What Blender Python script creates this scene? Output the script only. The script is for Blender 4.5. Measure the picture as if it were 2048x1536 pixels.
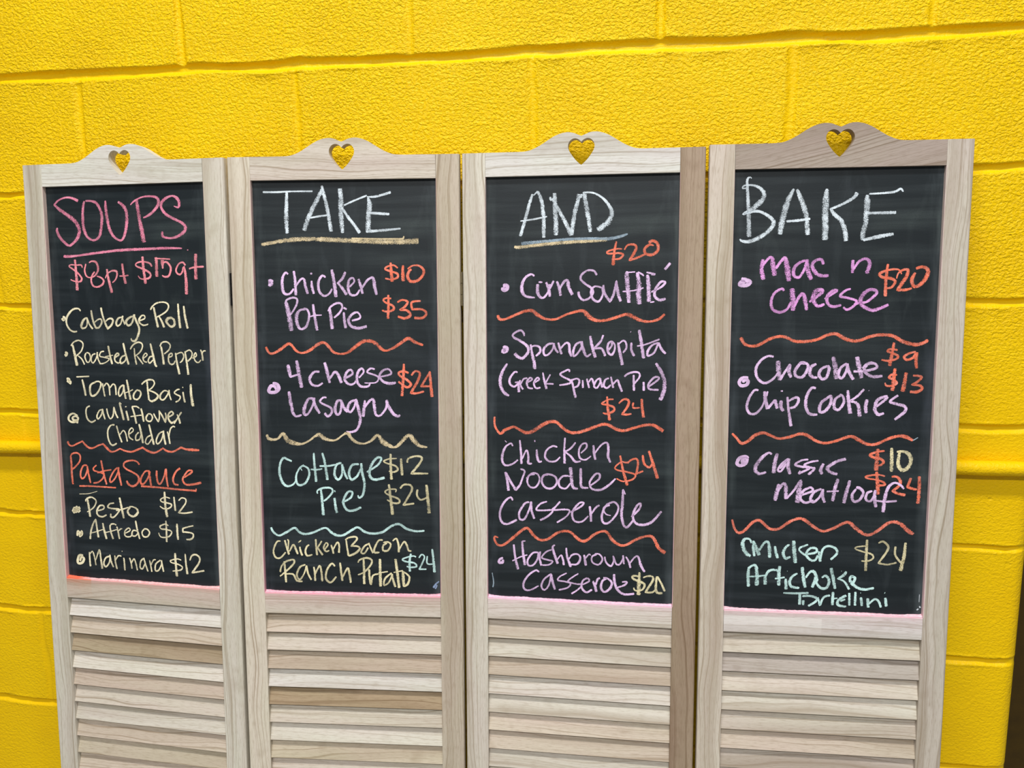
import bpy, math, random
import numpy as np
from mathutils import Matrix, Vector

for o in list(bpy.data.objects):
    bpy.data.objects.remove(o)
SC = bpy.context.scene
COL = SC.collection
random.seed(7)

# ------------------------------------------------------------------ camera, world, lights, exposure
cam = bpy.data.objects.new('camera', bpy.data.cameras.new('camera'))
COL.objects.link(cam)
cam.location = (0.984405, -1.393893, 1.531365)
cam.rotation_euler = (1.396164, 0.017654, 0.150025)
cam.data.sensor_width = 36.0
cam.data.lens = 1644.295926 * 36.0 / 2048.0
cam.data.clip_start = 0.05
SC.camera = cam

W = bpy.data.worlds.new('world')
SC.world = W
W.use_nodes = True
W.node_tree.nodes['Background'].inputs['Color'].default_value = (0.93, 0.96, 1.0, 1)
W.node_tree.nodes['Background'].inputs['Strength'].default_value = 0.22


def area(name, loc, sx, sy, power, color=(1.0, 0.985, 0.965), rot=(0, 0, 0)):
    l = bpy.data.lights.new(name, 'AREA')
    l.shape = 'RECTANGLE'
    l.size, l.size_y, l.energy, l.color = sx, sy, power, color
    o = bpy.data.objects.new(name, l)
    o.location, o.rotation_euler = loc, rot
    COL.objects.link(o)
    return o


# fluorescent fittings under the ceiling, one row along the wall and one further back
area('ceiling_lamp', (0.8, -1.55, 4.2), 2.6, 0.35, 125)
area('ceiling_lamp', (0.8, -4.6, 4.2), 2.6, 0.5, 225)

SC.view_settings.view_transform = 'Standard'
SC.view_settings.look = 'None'
SC.view_settings.exposure = 0.0
SC.view_settings.gamma = 1.0
SC.view_settings.use_curve_mapping = False


# ------------------------------------------------------------------ helpers
def lin(r, g, b):
    f = lambda c: (c / 255 / 12.92) if c / 255 <= 0.04045 else ((c / 255 + 0.055) / 1.055) ** 2.4
    return (f(r), f(g), f(b), 1.0)


class NT:
    """small helper to wire a material"""
    def __init__(self, name):
        self.m = bpy.data.materials.new(name)
        self.m.use_nodes = True
        self.t = self.m.node_tree
        self.b = self.t.nodes['Principled BSDF']
        self.out = self.t.nodes['Material Output']

    def n(self, kind, **kw):
        nd = self.t.nodes.new(kind)
        for k, v in kw.items():
            if k.startswith('i_'):
                key = k[2:]
                nd.inputs[int(key) if key.isdigit() else key].default_value = v
            else:
                setattr(nd, k, v)
        return nd

    def l(self, a, b):
        self.t.links.new(a, b)

    def math(self, op, a, b=None, clamp=False):
        nd = self.n('ShaderNodeMath', operation=op, use_clamp=clamp)
        for i, v in enumerate((a, b)):
            if v is None:
                continue
            if isinstance(v, (int, float)):
                nd.inputs[i].default_value = v
            else:
                self.l(v, nd.inputs[i])
        return nd.outputs[0]

    def mix(self, fac, a, b, blend='MIX'):
        nd = self.n('ShaderNodeMix', data_type='RGBA', blend_type=blend)
        for i, v in ((0, fac), (6, a), (7, b)):
            if isinstance(v, (int, float, tuple)):
                nd.inputs[i].default_value = v
            else:
                self.l(v, nd.inputs[i])
        return nd.outputs[2]

    def scaled(self, src, sc, loc=(0, 0, 0)):
        mp = self.n('ShaderNodeMapping')
        mp.inputs['Scale'].default_value = sc
        mp.inputs['Location'].default_value = loc
        self.l(src, mp.inputs['Vector'])
        return mp.outputs[0]

    def noise(self, vec, scale, detail=2.0, rough=0.5, dist=0.0):
        nd = self.n('ShaderNodeTexNoise')
        nd.inputs['Scale'].default_value = scale
        nd.inputs['Detail'].default_value = detail
        nd.inputs['Roughness'].default_value = rough
        nd.inputs['Distortion'].default_value = dist
        self.l(vec, nd.inputs['Vector'])
        return nd.outputs['Fac']

    def ramp(self, fac, stops):
        nd = self.n('ShaderNodeValToRGB')
        e = nd.color_ramp.elements
        e[0].position, e[0].color = stops[0]
        e[1].position, e[1].color = stops[-1]
        for p, c in stops[1:-1]:
            k = e.new(p)
            k.color = c
        self.l(fac, nd.inputs[0])
        return nd.outputs[0]

    def mrange(self, v, a, b, c=0.0, d=1.0, smooth=False):
        nd = self.n('ShaderNodeMapRange', clamp=True)
        if smooth:
            nd.interpolation_type = 'SMOOTHSTEP'
        for i, x in ((0, v), (1, a), (2, b), (3, c), (4, d)):
            if isinstance(x, (int, float)):
                nd.inputs[i].default_value = x
            else:
                self.l(x, nd.inputs[i])
        return nd.outputs[0]

    def set(self, **kw):
        for k, v in kw.items():
            self.b.inputs[k.replace('_', ' ')].default_value = v


def link_mesh(name, verts, faces, mat, parent=None, smooth=False):
    me = bpy.data.meshes.new(name)
    me.from_pydata(verts, [], faces)
    me.materials.append(mat)
    if smooth:
        me.polygons.foreach_set('use_smooth', [True] * len(me.polygons))
    me.update()
    o = bpy.data.objects.new(name, me)
    COL.objects.link(o)
    if parent is not None:
        o.parent = parent
    return o


def tag(o, label=None, cat=None, group=None, kind=None):
    for k, v in (('label', label), ('category', cat), ('group', group), ('kind', kind)):
        if v:
            o[k] = v
    return o


# ------------------------------------------------------------------ materials
def mat_wall_paint():
    m = NT('yellow_wall_paint')
    co = m.n('ShaderNodeTexCoord').outputs['Object']
    cv = m.scaled(co, (1.0, 1.0, 1.35))
    big = m.noise(cv, 7.0, 3, 0.55)
    col = m.mix(m.mrange(big, 0.3, 0.7), (0.84, 0.525, 0.001, 1), (0.88, 0.58, 0.0014, 1))
    m.l(col, m.b.inputs['Base Color'])
    m.set(Roughness=0.38)
    m.b.inputs['Specular IOR Level'].default_value = 0.18
    # thick rolled paint over porous block: worm-like pits of about 6 mm, fine stipple, a few deep pores
    peel = m.noise(cv, 175.0, 3.0, 0.5, 0.5)
    fine = m.noise(cv, 330.0, 2.0, 0.5)
    pores = m.mrange(m.noise(cv, 46.0, 2.0, 0.5), 0.22, 0.34)
    patch = m.mrange(m.noise(co, 2.6, 1.0), 0.35, 0.65, 0.7, 1.1)
    zc = m.n('ShaderNodeSeparateXYZ')
    m.l(co, zc.inputs[0])
    patch = m.math('MULTIPLY', patch, m.mrange(zc.outputs[2], 1.2, 1.65, 0.32, 1.0))   # rolled on thicker higher up
    smooth = m.n('ShaderNodeAttribute', attribute_name='joint').outputs['Fac']
    patch = m.math('MULTIPLY', patch, m.mrange(smooth, 0.0, 1.0, 1.0, 0.25))
    h = m.math('ADD', m.math('MULTIPLY', m.mrange(peel, 0.34, 0.62), patch), m.math('MULTIPLY', fine, 0.15))
    h = m.math('ADD', h, m.math('MULTIPLY', pores, 0.5))
    bp = m.n('ShaderNodeBump')
    bp.inputs['Strength'].default_value = 1.0
    bp.inputs['Distance'].default_value = 0.0016
    m.l(h, bp.inputs['Height'])
    m.l(bp.outputs[0], m.b.inputs['Normal'])
    return m.m


def mat_plain(name, rgb, rough=0.6, metal=0.0, bump=None):
    m = NT(name)
    co = m.n('ShaderNodeTexCoord').outputs['Object']
    nz = m.noise(co, 30.0, 3, 0.6)
    a = lin(*rgb)
    b = tuple(c * 0.72 for c in a[:3]) + (1.0,)
    m.l(m.mix(m.mrange(nz, 0.3, 0.7), b, a), m.b.inputs['Base Color'])
    m.set(Roughness=rough, Metallic=metal)
    if bump:
        bp = m.n('ShaderNodeBump')
        bp.inputs['Strength'].default_value = 0.4
        bp.inputs['Distance'].default_value = bump
        m.l(m.noise(co, 60.0, 3), bp.inputs['Height'])
        m.l(bp.outputs[0], m.b.inputs['Normal'])
    return m.m


def mat_wood():
    """whitewashed pale wood; colour of each board from 'tone', chalk dust from 'dust', grain runs along UV u"""
    m = NT('whitewashed_wood')
    uv = m.n('ShaderNodeUVMap', uv_map='grain').outputs[0]
    tone = m.n('ShaderNodeVertexColor', layer_name='tone').outputs['Color']
    dust = m.n('ShaderNodeVertexColor', layer_name='dust')
    # slow wander of the grain lines
    wob = m.noise(m.scaled(uv, (3.0, 9.0, 1)), 1.0, 2.0)
    sep = m.n('ShaderNodeSeparateXYZ')
    m.l(uv, sep.inputs[0])
    v2 = m.math('ADD', sep.outputs[1], m.math('MULTIPLY', wob, 0.055))
    cmb = m.n('ShaderNodeCombineXYZ')
    m.l(sep.outputs[0], cmb.inputs[0])
    m.l(v2, cmb.inputs[1])
    lines = m.noise(m.scaled(cmb.outputs[0], (1.3, 250.0, 1)), 1.0, 3.0, 0.65)
    broad = m.noise(m.scaled(cmb.outputs[0], (0.9, 26.0, 1)), 1.0, 2.0, 0.5)
    fleck = m.noise(m.scaled(uv, (60.0, 700.0, 1)), 1.0, 2.0, 0.6)
    hue = m.noise(m.scaled(uv, (5.0, 30.0, 1), (3, 1, 0)), 1.0, 2.0)
    tone = m.mix(1.0, tone, m.mix(m.mrange(hue, 0.35, 0.65), (1.0, 1.01, 0.97, 1), (1.01, 0.98, 0.98, 1)), 'MULTIPLY')
    dark = m.mix(1.0, tone, (0.56, 0.48, 0.39, 1), 'MULTIPLY')
    lite = m.mix(1.0, tone, (1.07, 1.06, 1.05, 1), 'MULTIPLY')
    c = m.mix(m.mrange(broad, 0.22, 0.55, 0.25, 1.0), dark, lite)
    c = m.mix(m.mrange(lines, 0.52, 0.68, 0.0, 0.85), c, dark)
    c = m.mix(m.mrange(fleck, 0.50, 0.72, 0.0, 0.5), c, dark)
    st = m.noise(m.scaled(uv, (16.0, 18.0, 1), (7, 2, 0)), 1.0, 3.0, 0.55)
    c = m.mix(m.mrange(st, 0.60, 0.78, 0.0, 0.45), c, dark)
    dn = m.noise(m.scaled(uv, (45.0, 120.0, 1)), 1.0, 3.0, 0.6)
    df = m.math('MULTIPLY', dust.outputs['Alpha'], m.mrange(dn, 0.2, 0.7, 0.45, 1.1), clamp=True)
    c = m.mix(df, c, dust.outputs['Color'])
    m.l(c, m.b.inputs['Base Color'])
    m.set(Roughness=0.62)
    m.b.inputs['Specular IOR Level'].default_value = 0.3
    bp = m.n('ShaderNodeBump')
    bp.inputs['Strength'].default_value = 0.35
    bp.inputs['Distance'].default_value = 0.0006
    m.l(m.math('ADD', lines, m.math('MULTIPLY', fleck, 0.6)), bp.inputs['Height'])
    m.l(bp.outputs[0], m.b.inputs['Normal'])
    return m.m


def mat_board():
    """black chalk paint with wiped chalk haze: horizontal wipes, cloudy dust and specks"""
    m = NT('chalkboard_paint')
    g = m.n('ShaderNodeTexCoord').outputs['Object']
    wipe = m.noise(m.scaled(g, (2.2, 1, 42.0)), 1.0, 4.0, 0.6, 0.4)
    wipe2 = m.noise(m.scaled(g, (26.0, 1, 7.0), (3, 0, 1)), 1.0, 4.0, 0.6, 0.8)
    cloud = m.noise(g, 6.5, 3.0, 0.55)
    grit = m.noise(g, 900.0, 2.0, 0.7)
    d = m.math('MULTIPLY', m.mrange(wipe, 0.42, 0.85), m.mrange(cloud, 0.35, 0.7, 0.15, 1.0))
    d = m.math('ADD', d, m.math('MULTIPLY', m.mrange(wipe2, 0.55, 0.85), 0.35))
    d = m.math('MULTIPLY', d, m.mrange(grit, 0.3, 0.7, 0.5, 1.0))
    hue = m.mix(m.mrange(m.noise(g, 3.3, 2.0), 0.35, 0.65), lin(148, 158, 176), lin(150, 168, 160))
    ax = m.n('ShaderNodeSeparateXYZ')
    m.l(g, ax.inputs[0])
    side = m.math('ABSOLUTE', m.math('SUBTRACT', ax.outputs[0], 0.194779))
    edge = m.math('MULTIPLY', m.mrange(side, 0.155509 - 0.017, 0.155509 - 0.004), m.mrange(m.noise(m.scaled(g, (60.0, 1, 9.0)), 1.0, 3.0), 0.35, 0.7))
    d = m.math('ADD', d, m.math('MULTIPLY', edge, 0.7))
    c = m.mix(m.math('MULTIPLY', d, 0.20), lin(12, 23, 28), hue)
    m.l(c, m.b.inputs['Base Color'])
    m.set(Roughness=0.5)
    m.b.inputs['Specular IOR Level'].default_value = 0.42
    bp = m.n('ShaderNodeBump')
    bp.inputs['Strength'].default_value = 0.15
    bp.inputs['Distance'].default_value = 0.0003
    m.l(m.noise(m.scaled(g, (1, 1, 6)), 160.0, 2.0), bp.inputs['Height'])
    m.l(bp.outputs[0], m.b.inputs['Normal'])
    return m.m


def mat_chalk(name, rgb):
    m = NT(name)
    g = m.n('ShaderNodeTexCoord').outputs['Object']
    st = m.n('ShaderNodeVertexColor', layer_name='stroke')
    sp = m.n('ShaderNodeSeparateColor')
    m.l(st.outputs['Color'], sp.inputs[0])
    across, dens = sp.outputs[0], sp.outputs[1]
    e = m.math('ABSOLUTE', m.math('SUBTRACT', m.math('MULTIPLY', across, 2.0), 1.0))
    grain = m.noise(g, 760.0, 2.5, 0.65)
    slow = m.noise(g, 120.0, 2.0, 0.5)
    thr = m.math('ADD', dens, m.math('MULTIPLY', m.math('POWER', e, 3.0), 0.15))
    val = m.math('ADD', m.math('MULTIPLY', grain, 0.7), m.math('MULTIPLY', slow, 0.3))
    a = m.mrange(m.math('SUBTRACT', val, thr), -0.09, 0.08, 0.0, 1.0)
    press = m.mrange(m.noise(g, 38.0, 2.0, 0.6), 0.36, 0.60, 0.62, 1.0)
    a = m.math('MULTIPLY', a, press)
    base = lin(*rgb)
    pale = tuple(0.55 * c + 0.45 * 0.8 for c in base[:3]) + (1.0,)
    m.l(m.mix(m.mrange(m.noise(g, 300.0, 2.0), 0.45, 0.8, 0.0, 0.5), base, pale), m.b.inputs['Base Color'])
    m.set(Roughness=0.95)
    m.b.inputs['Specular IOR Level'].default_value = 0.05
    tr = m.n('ShaderNodeBsdfTransparent')
    mx = m.n('ShaderNodeMixShader')
    m.l(a, mx.inputs[0])
    m.l(tr.outputs[0], mx.inputs[1])
    m.l(m.b.outputs[0], mx.inputs[2])
    m.l(mx.outputs[0], m.out.inputs['Surface'])
    return m.m


WALL = mat_wall_paint()
WOOD = mat_wood()
BOARD = mat_board()
CHALK_RGB = {'pink': (232, 136, 164), 'rose': (244, 146, 158), 'cream': (242, 232, 194), 'orange': (244, 126, 98),
             'lilac': (234, 200, 240), 'white': (226, 238, 246), 'tan': (228, 208, 166), 'mint': (206, 242, 238),
             'khaki': (214, 204, 162), 'sand': (234, 224, 180), 'steel': (150, 170, 185), 'orchid': (234, 164, 230),
             'salmon': (244, 130, 106), 'blue': (165, 190, 230)}
CHALK = {k: mat_chalk('chalk_' + k, v) for k, v in CHALK_RGB.items()}

# ------------------------------------------------------------------ block wall
COURSE, HALF = 0.2032, 0.2032          # course height and half a block
TOPZ, WALL_L, WALL_R, NOSE = 3.0, -1.8, 1.6256, 0.024


def axis(lo, hi, joints, fine, coarse, reach):
    vals = {round(lo, 5), round(hi, 5)}
    for j in joints:
        for k in np.arange(-reach, reach + 1e-9, fine):
            if lo <= j + k <= hi:
                vals.add(round(float(j + k), 5))
    out = sorted(vals)
    full = [out[0]]
    for v in out[1:]:
        n = max(1, int(math.ceil((v - full[-1]) / coarse)))
        a = full[-1]
        full += [a + (v - a) * (i + 1) / n for i in range(n)]
    return np.array(full)


def vnoise(x, y, seed):
    """smooth value noise on arrays"""
    rng = np.random.default_rng(seed)
    tab = rng.random((64, 64))
    xi, yi = np.floor(x).astype(int), np.floor(y).astype(int)
    fx, fy = x - xi, y - yi
    fx, fy = fx * fx * (3 - 2 * fx), fy * fy * (3 - 2 * fy)
    g = lambda a, b: tab[a % 64, b % 64]
    return ((g(xi, yi) * (1 - fx) + g(xi + 1, yi) * fx) * (1 - fy) + (g(xi, yi + 1) * (1 - fx) + g(xi + 1, yi + 1) * fx) * fy) - 0.5


def build_wall():
    zj = [COURSE * k for k in range(0, 16)]
    xj = [HALF * k for k in range(-9, 9)]
    xs = axis(WALL_L, WALL_R - NOSE, xj, 0.002, 0.014, 0.016)
    zs = axis(0.0, TOPZ, zj, 0.0016, 0.014, 0.016)
    # the wall end turns a bullnose corner and runs back
    arc = [(WALL_R - NOSE + NOSE * math.sin(a), NOSE - NOSE * math.cos(a)) for a in np.linspace(0, math.pi / 2, 9)[1:]]
    prof = [(x, 0.0, 0.0, -1.0) for x in xs] + [(x, y, math.sin(a), -math.cos(a)) for (x, y), a in zip(arc, np.linspace(0, math.pi / 2, 9)[1:])]
    prof += [(WALL_R, y, 1.0, 0.0) for y in (0.06, 0.12, 0.2)]
    prof = np.array(prof)
    arcx = np.concatenate([xs, WALL_R - NOSE + np.arange(1, 9) * NOSE * math.pi / 16, WALL_R + 0.014 + np.array([0.036, 0.096, 0.176])])
    X, Z = np.meshgrid(arcx, zs)
    wob = 0.0035 * vnoise(X * 9, Z * 3, 1) * 2 + 0.0016 * vnoise(X * 55, Z * 3, 2) * 2
    k = np.floor(Z / COURSE + 0.5)
    dz = Z - k * COURSE - wob
    big = np.where(k > 8.5, 1.0, 0.72)
    hw = 0.0094 * big * (1 + 0.5 * vnoise(X * 14, k * 7.3, 3))
    t = np.clip(1 - np.abs(dz) / hw, 0, 1)
    dep = 0.0074 * big * np.minimum(1, (t * 1.6)) ** 0.8
    # ragged lips above and below the joint
    lip = np.exp(-((np.abs(dz) - hw - 0.002) / 0.0022) ** 2) * np.clip(vnoise(X * 70, k * 3.1 + np.sign(dz), 4) + 0.08, 0, 1) * 0.0045
    # vertical joints: half-bond, parity by course
    course = np.floor((Z - 1e-6) / COURSE)
    off = np.where(course % 2 == 0, 0.0, HALF)
    kx = np.floor((X - off) / (2 * HALF) + 0.5)
    dxs = np.where((course == 5) & (kx == -1), 0.022, 0.0)
    wobx = dxs + 0.003 * vnoise(Z * 16, kx * 5.7 + course, 5) * 2
    dx = X - off - kx * 2 * HALF - wobx
    hwx = 0.0085 * (1 + 0.5 * vnoise(Z * 20, kx * 3.3, 6))
    tx = np.clip(1 - np.abs(dx) / hwx, 0, 1) * (X < 1.55)
    depx = 0.0042 * np.minimum(1, tx * 1.6) ** 0.8 * np.clip(0.75 + vnoise(kx * 9.1, course * 7.7, 9), 0.35, 1.2)
    lipx = np.exp(-((np.abs(dx) - hwx) / 0.002) ** 2) * np.clip(vnoise(Z * 60, kx * 3.1 + np.sign(dx), 10) + 0.05, 0, 1) * 0.003
    h = -np.maximum(dep, depx) + lip + lipx * (dep < 0.001)
    # faces never quite flat
    h += 0.0016 * vnoise(X * 4, Z * 5, 7) + 0.0010 * vnoise(X * 17, Z * 20, 8)
    h += 0.0009 * vnoise(np.floor((X - off) / (2 * HALF)) * 3.7, course * 5.3, 11)
    h = h * np.clip((WALL_R - 0.004 - X) / 0.02, 0.12, 1)
    h = np.where(X > WALL_R + 0.03, 0, h)
    PX = prof[None, :, 0] + prof[None, :, 2] * h
    PY = prof[None, :, 1] + prof[None, :, 3] * h
    nz, nx = X.shape
    co = np.stack([PX, PY, Z], -1).reshape(-1, 3)
    idx = np.arange(nz * nx).reshape(nz, nx)
    q = np.stack([idx[:-1, :-1], idx[:-1, 1:], idx[1:, 1:], idx[1:, :-1]], -1).reshape(-1, 4)
    me = bpy.data.meshes.new('wall_back')
    me.vertices.add(len(co))
    me.vertices.foreach_set('co', co.ravel())
    me.loops.add(q.size)
    me.loops.foreach_set('vertex_index', q.ravel())
    me.polygons.add(len(q))
    me.polygons.foreach_set('loop_start', np.arange(0, q.size, 4))
    me.polygons.foreach_set('use_smooth', np.ones(len(q), dtype=bool))
    me.update(calc_edges=True)
    me.validate()
    ja = me.attributes.new('joint', 'FLOAT', 'POINT')
    ja.data.foreach_set('value', np.clip(np.maximum(t, tx * 0.35) * 2.5, 0, 1).astype(np.float32).ravel())
    me.materials.append(WALL)
    o = bpy.data.objects.new('wall_back', me)
    COL.objects.link(o)
    return tag(o, kind='structure')


build_wall()


def slab(name, lo, hi, mat):
    x0, y0, z0 = lo
    x1, y1, z1 = hi
    v = [(x0, y0, z0), (x1, y0, z0), (x1, y1, z0), (x0, y1, z0), (x0, y0, z1), (x1, y0, z1), (x1, y1, z1), (x0, y1, z1)]
    f = [(0, 3, 2, 1), (4, 5, 6, 7), (0, 1, 5, 4), (1, 2, 6, 5), (2, 3, 7, 6), (3, 0, 4, 7)]
    return tag(link_mesh(name, v, f, mat), kind='structure')


slab('floor', (WALL_L, -4.2, -0.1), (3.2, 0.6, 0.0), mat_plain('grey_concrete_floor', (150, 146, 138), 0.55, bump=0.0008))
slab('light_block', (WALL_L, 0.2, 3.0), (3.2, 0.6, 3.1), mat_plain('light_block_dark', (60, 56, 44), 0.8))  # added out of view to keep lamp light out of the dark recess
DIM = mat_plain('recess_shade_olive', (72, 53, 1), 1.0, bump=0.0006)  # unlit space past the wall end; its shade is put into the colour
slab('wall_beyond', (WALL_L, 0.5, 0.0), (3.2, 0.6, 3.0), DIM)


# ------------------------------------------------------------------ pipe along the wall
def build_pipe():
    r, z, y = 0.0122, 1.1530, -0.0125
    n, xs = 20, np.arange(WALL_L, WALL_R + 0.001, 0.0267)
    rng = np.random.default_rng(4)
    verts, faces = [], []
    for i, x in enumerate(xs):
        sag = 0.0006 * math.sin(x * 5) + 0.0003 * rng.standard_normal()
        for k in range(n):
            a = 2 * math.pi * k / n
            verts.append((x, y + r * math.cos(a), z + sag + r * math.sin(a)))
    for i in range(len(xs) - 1):
        for k in range(n):
            a, b = i * n + k, i * n + (k + 1) % n
            faces.append((a, b, b + n, a + n))
    faces.append(tuple(range(n - 1, -1, -1)))
    faces.append(tuple((len(xs) - 1) * n + k for k in range(n)))
    o = link_mesh('conduit_pipe', verts, faces, WALL, smooth=True)
    tag(o, 'thin yellow-painted pipe running level along the block wall behind the folding screen', 'pipe')


build_pipe()

# ------------------------------------------------------------------ folding screen
PW, ST_A, ST_B, TI, TL, TR, THICK, REC = 0.389752, 0.039269, 0.350288, 0.038016, 0.746756, 0.784388, 0.018, 0.008
U = Vector((0.00479, 0.0697, 0.997556)).normalized()
PANELS = [([-0.090561, -0.046367, 1.674225], [0.998724, -0.0504862, -0.0012677]), ([0.306504, -0.069022, 1.673348], [0.9970361, 0.0762673, -0.010116]), ([0.698474, -0.0359, 1.669875], [0.9999857, 0.0020562, -0.004945]), ([1.093412, -0.04001, 1.670023], [0.999417, 0.0333873, -0.0071314])]     # top-left front corner and direction of each panel

TONES = {  # left stile, right stile, top rail, middle rail
    0: ((205, 196, 174), (212, 203, 181), (214, 208, 190), (196, 182, 160)),
    1: ((214, 201, 176), (196, 181, 156), (204, 190, 170), (208, 196, 174)),
    2: ((210, 199, 178), (164, 142, 116), (212, 205, 190), (214, 204, 184)),
    3: ((208, 194, 172), (200, 188, 168), (166, 149, 132), (214, 206, 192)),
}
DUST = {0: (240, 172, 172), 1: (238, 162, 180), 2: (238, 184, 208), 3: (238, 184, 198)}
INNER = {0: (234, 182, 180), 1: (226, 164, 178), 2: (230, 188, 194), 3: (232, 196, 198)}


def wood_tone(rgb):
    c = lin(*rgb)
    return (c[0] * 0.95, c[1] * 1.015, min(1, c[2] * 1.16), 1.0)


class Piece:
    """collects quads with a grain UV, board tone and chalk dust; builds one mesh"""
    def __init__(self):
        self.v, self.f, self.uv, self.tone, self.dust = [], [], [], [], []

    def face(self, pts, uvs, tone, dust=None):
        b = len(self.v)
        self.v += pts
        self.f.append(tuple(range(b, b + len(pts))))
        self.uv += uvs
        self.tone += [tone] * len(pts)
        d = dust if isinstance(dust, list) else [dust or (0, 0, 0, 0)] * len(pts)
        self.dust += d

    def build(self, name, parent, mat=None):
        o = link_mesh(name, self.v, self.f, mat or WOOD, parent)
        me = o.data
        uv = me.uv_layers.new(name='grain')
        uv.data.foreach_set('uv', np.array(self.uv, dtype=np.float32).ravel())
        for nm, dat in (('tone', self.tone), ('dust', self.dust)):
            a = me.color_attributes.new(nm, 'FLOAT_COLOR', 'CORNER')
            a.data.foreach_set('color', np.array(dat, dtype=np.float32).ravel())
        return o


def fix_normals(o):
    import bmesh
    bm = bmesh.new()
    bm.from_mesh(o.data)
    bmesh.ops.remove_doubles(bm, verts=bm.verts, dist=1e-6)
    bmesh.ops.recalc_face_normals(bm, faces=bm.faces)
    bm.to_mesh(o.data)
    bm.free()
    return o


def prism(pc, sect, cuts, axis_z, tone, dustf=None, seed=0, ends=True):
    """sweep a closed cross-section along z (axis_z) or x. sect: (p, y) pairs, p = x for z-sweeps and z for x-sweeps.
    dustf(edge index, a, b) -> rgba dust of that face"""
    rnd = random.Random(seed)
    u0, v0 = rnd.uniform(0, 40), rnd.uniform(0, 40)
    n = len(sect)
    per = [0.0]
    for i in range(n):
        a, b = sect[i], sect[(i + 1) % n]
        per.append(per[-1] + math.hypot(b[0] - a[0], b[1] - a[1]))
    P = (lambda s, c: (s[0], s[1], c)) if axis_z else (lambda s, c: (c, s[1], s[0]))
    for c0, c1 in zip(cuts[:-1], cuts[1:]):
        for i in range(n):
            a, b = sect[i], sect[(i + 1) % n]
            pc.face([P(a, c0), P(b, c0), P(b, c1), P(a, c1)],
                    [(u0 + c0, v0 + per[i]), (u0 + c0, v0 + per[i + 1]), (u0 + c1, v0 + per[i + 1]), (u0 + c1, v0 + per[i])],
                    tone, dustf(i, c0, c1) if dustf else None)
    if ends:
        for c in (cuts[0], cuts[-1]):
            pc.face([P(s, c) for s in sect], [(u0 + c + s[1], v0 + s[0]) for s in sect], tone)


def rounded(x0, x1, y0, y1, r, n=3):
    """rectangle section with rounded corners"""
    out = []
    for cx, cy, a0 in ((x0 + r, y0 + r, 180), (x1 - r, y0 + r, 270), (x1 - r, y1 - r, 0), (x0 + r, y1 - r, 90)):
        for k in range(n + 1):
            a = math.radians(a0 + 90 * k / n)
            out.append((cx + r * math.cos(a), cy + r * math.sin(a)))
    return out


def srgba(rgb, a):
    c = lin(*rgb)
    return (c[0], c[1], c[2], a)


def spline(pts, sub=6):
    out = []
    for i in range(len(pts) - 1):
        p0, p1, p2, p3 = pts[max(i - 1, 0)], pts[i], pts[i + 1], pts[min(i + 2, len(pts) - 1)]
        for k in range(sub):
            t = k / sub
            out.append(tuple(0.5 * (2 * b + (c - a) * t + (2 * a - 5 * b + 4 * c - d) * t * t + (3 * b - a - 3 * c + d) * t ** 3)
                             for a, b, c, d in zip(p0, p1, p2, p3)))
    return out + [pts[-1]]


def build_stile(i, side, parent, H):
    x0, x1 = (0.0, ST_A - 0.0002) if side == 0 else (ST_B + 0.0002, PW)
    tone = wood_tone(TONES[i][side])
    outer, inner = (0.0032, 0.0009)
    # section: front is y = 0; the outer front edge is eased more than the inner one
    def corner(cx, cy, r, a0):
        return [(cx + r * math.cos(math.radians(a0 + 30 * k)), cy + r * math.sin(math.radians(a0 + 30 * k))) for k in range(4)]
    rl, rr = (outer, inner) if side == 0 else (inner, outer)
    sec = corner(x0 + rl, rl, rl, 180) + corner(x1 - rr, rr, rr, 270) + corner(x1 - rr, THICK - rr, rr, 0) + corner(x0 + rl, THICK - rl, rl, 90)
    cuts = [0.0, -0.002] + list(-np.linspace(TI, TL, 19)) + [-TR] + list(-np.linspace(TR, H, 12))[1:]
    rnd = random.Random(i * 2 + side)

    def dustf(k, c0, c1):
        m = -(c0 + c1) / 2
        a, b = sec[k], sec[(k + 1) % len(sec)]
        mx = (a[0] + b[0]) / 2
        inner_face = (mx > x1 - 0.0012) if side == 0 else (mx < x0 + 0.0012)
        if TI < m < TL and inner_face and (a[1] + b[1]) / 2 < REC + 0.004:
            return srgba(INNER[i], min(0.95, 0.35 + 0.8 * (m - TI) / (TL - TI)))
        return (0, 0, 0, 0)

    pc = Piece()
    prism(pc, sec, cuts, True, tone, dustf, seed=i * 7 + side * 3 + 11)
    o = fix_normals(pc.build('stile', parent))
    return o


ARCH = [(-104, 0), (-92, 0.4), (-82, 2.2), (-70, 7.2), (-60, 13), (-46, 21.6), (-34, 26.6), (-23, 28.6), (-13, 27.4), (-6, 24.6), (0, 22.4)]
HEART = [(0, 13), (4.2, 17), (10.5, 18.9), (16.5, 16.6), (20.6, 10.6), (20.8, 3.6), (17.6, -3.4), (10.5, -13.2), (4.2, -19.6), (0, -22.9)]


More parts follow.
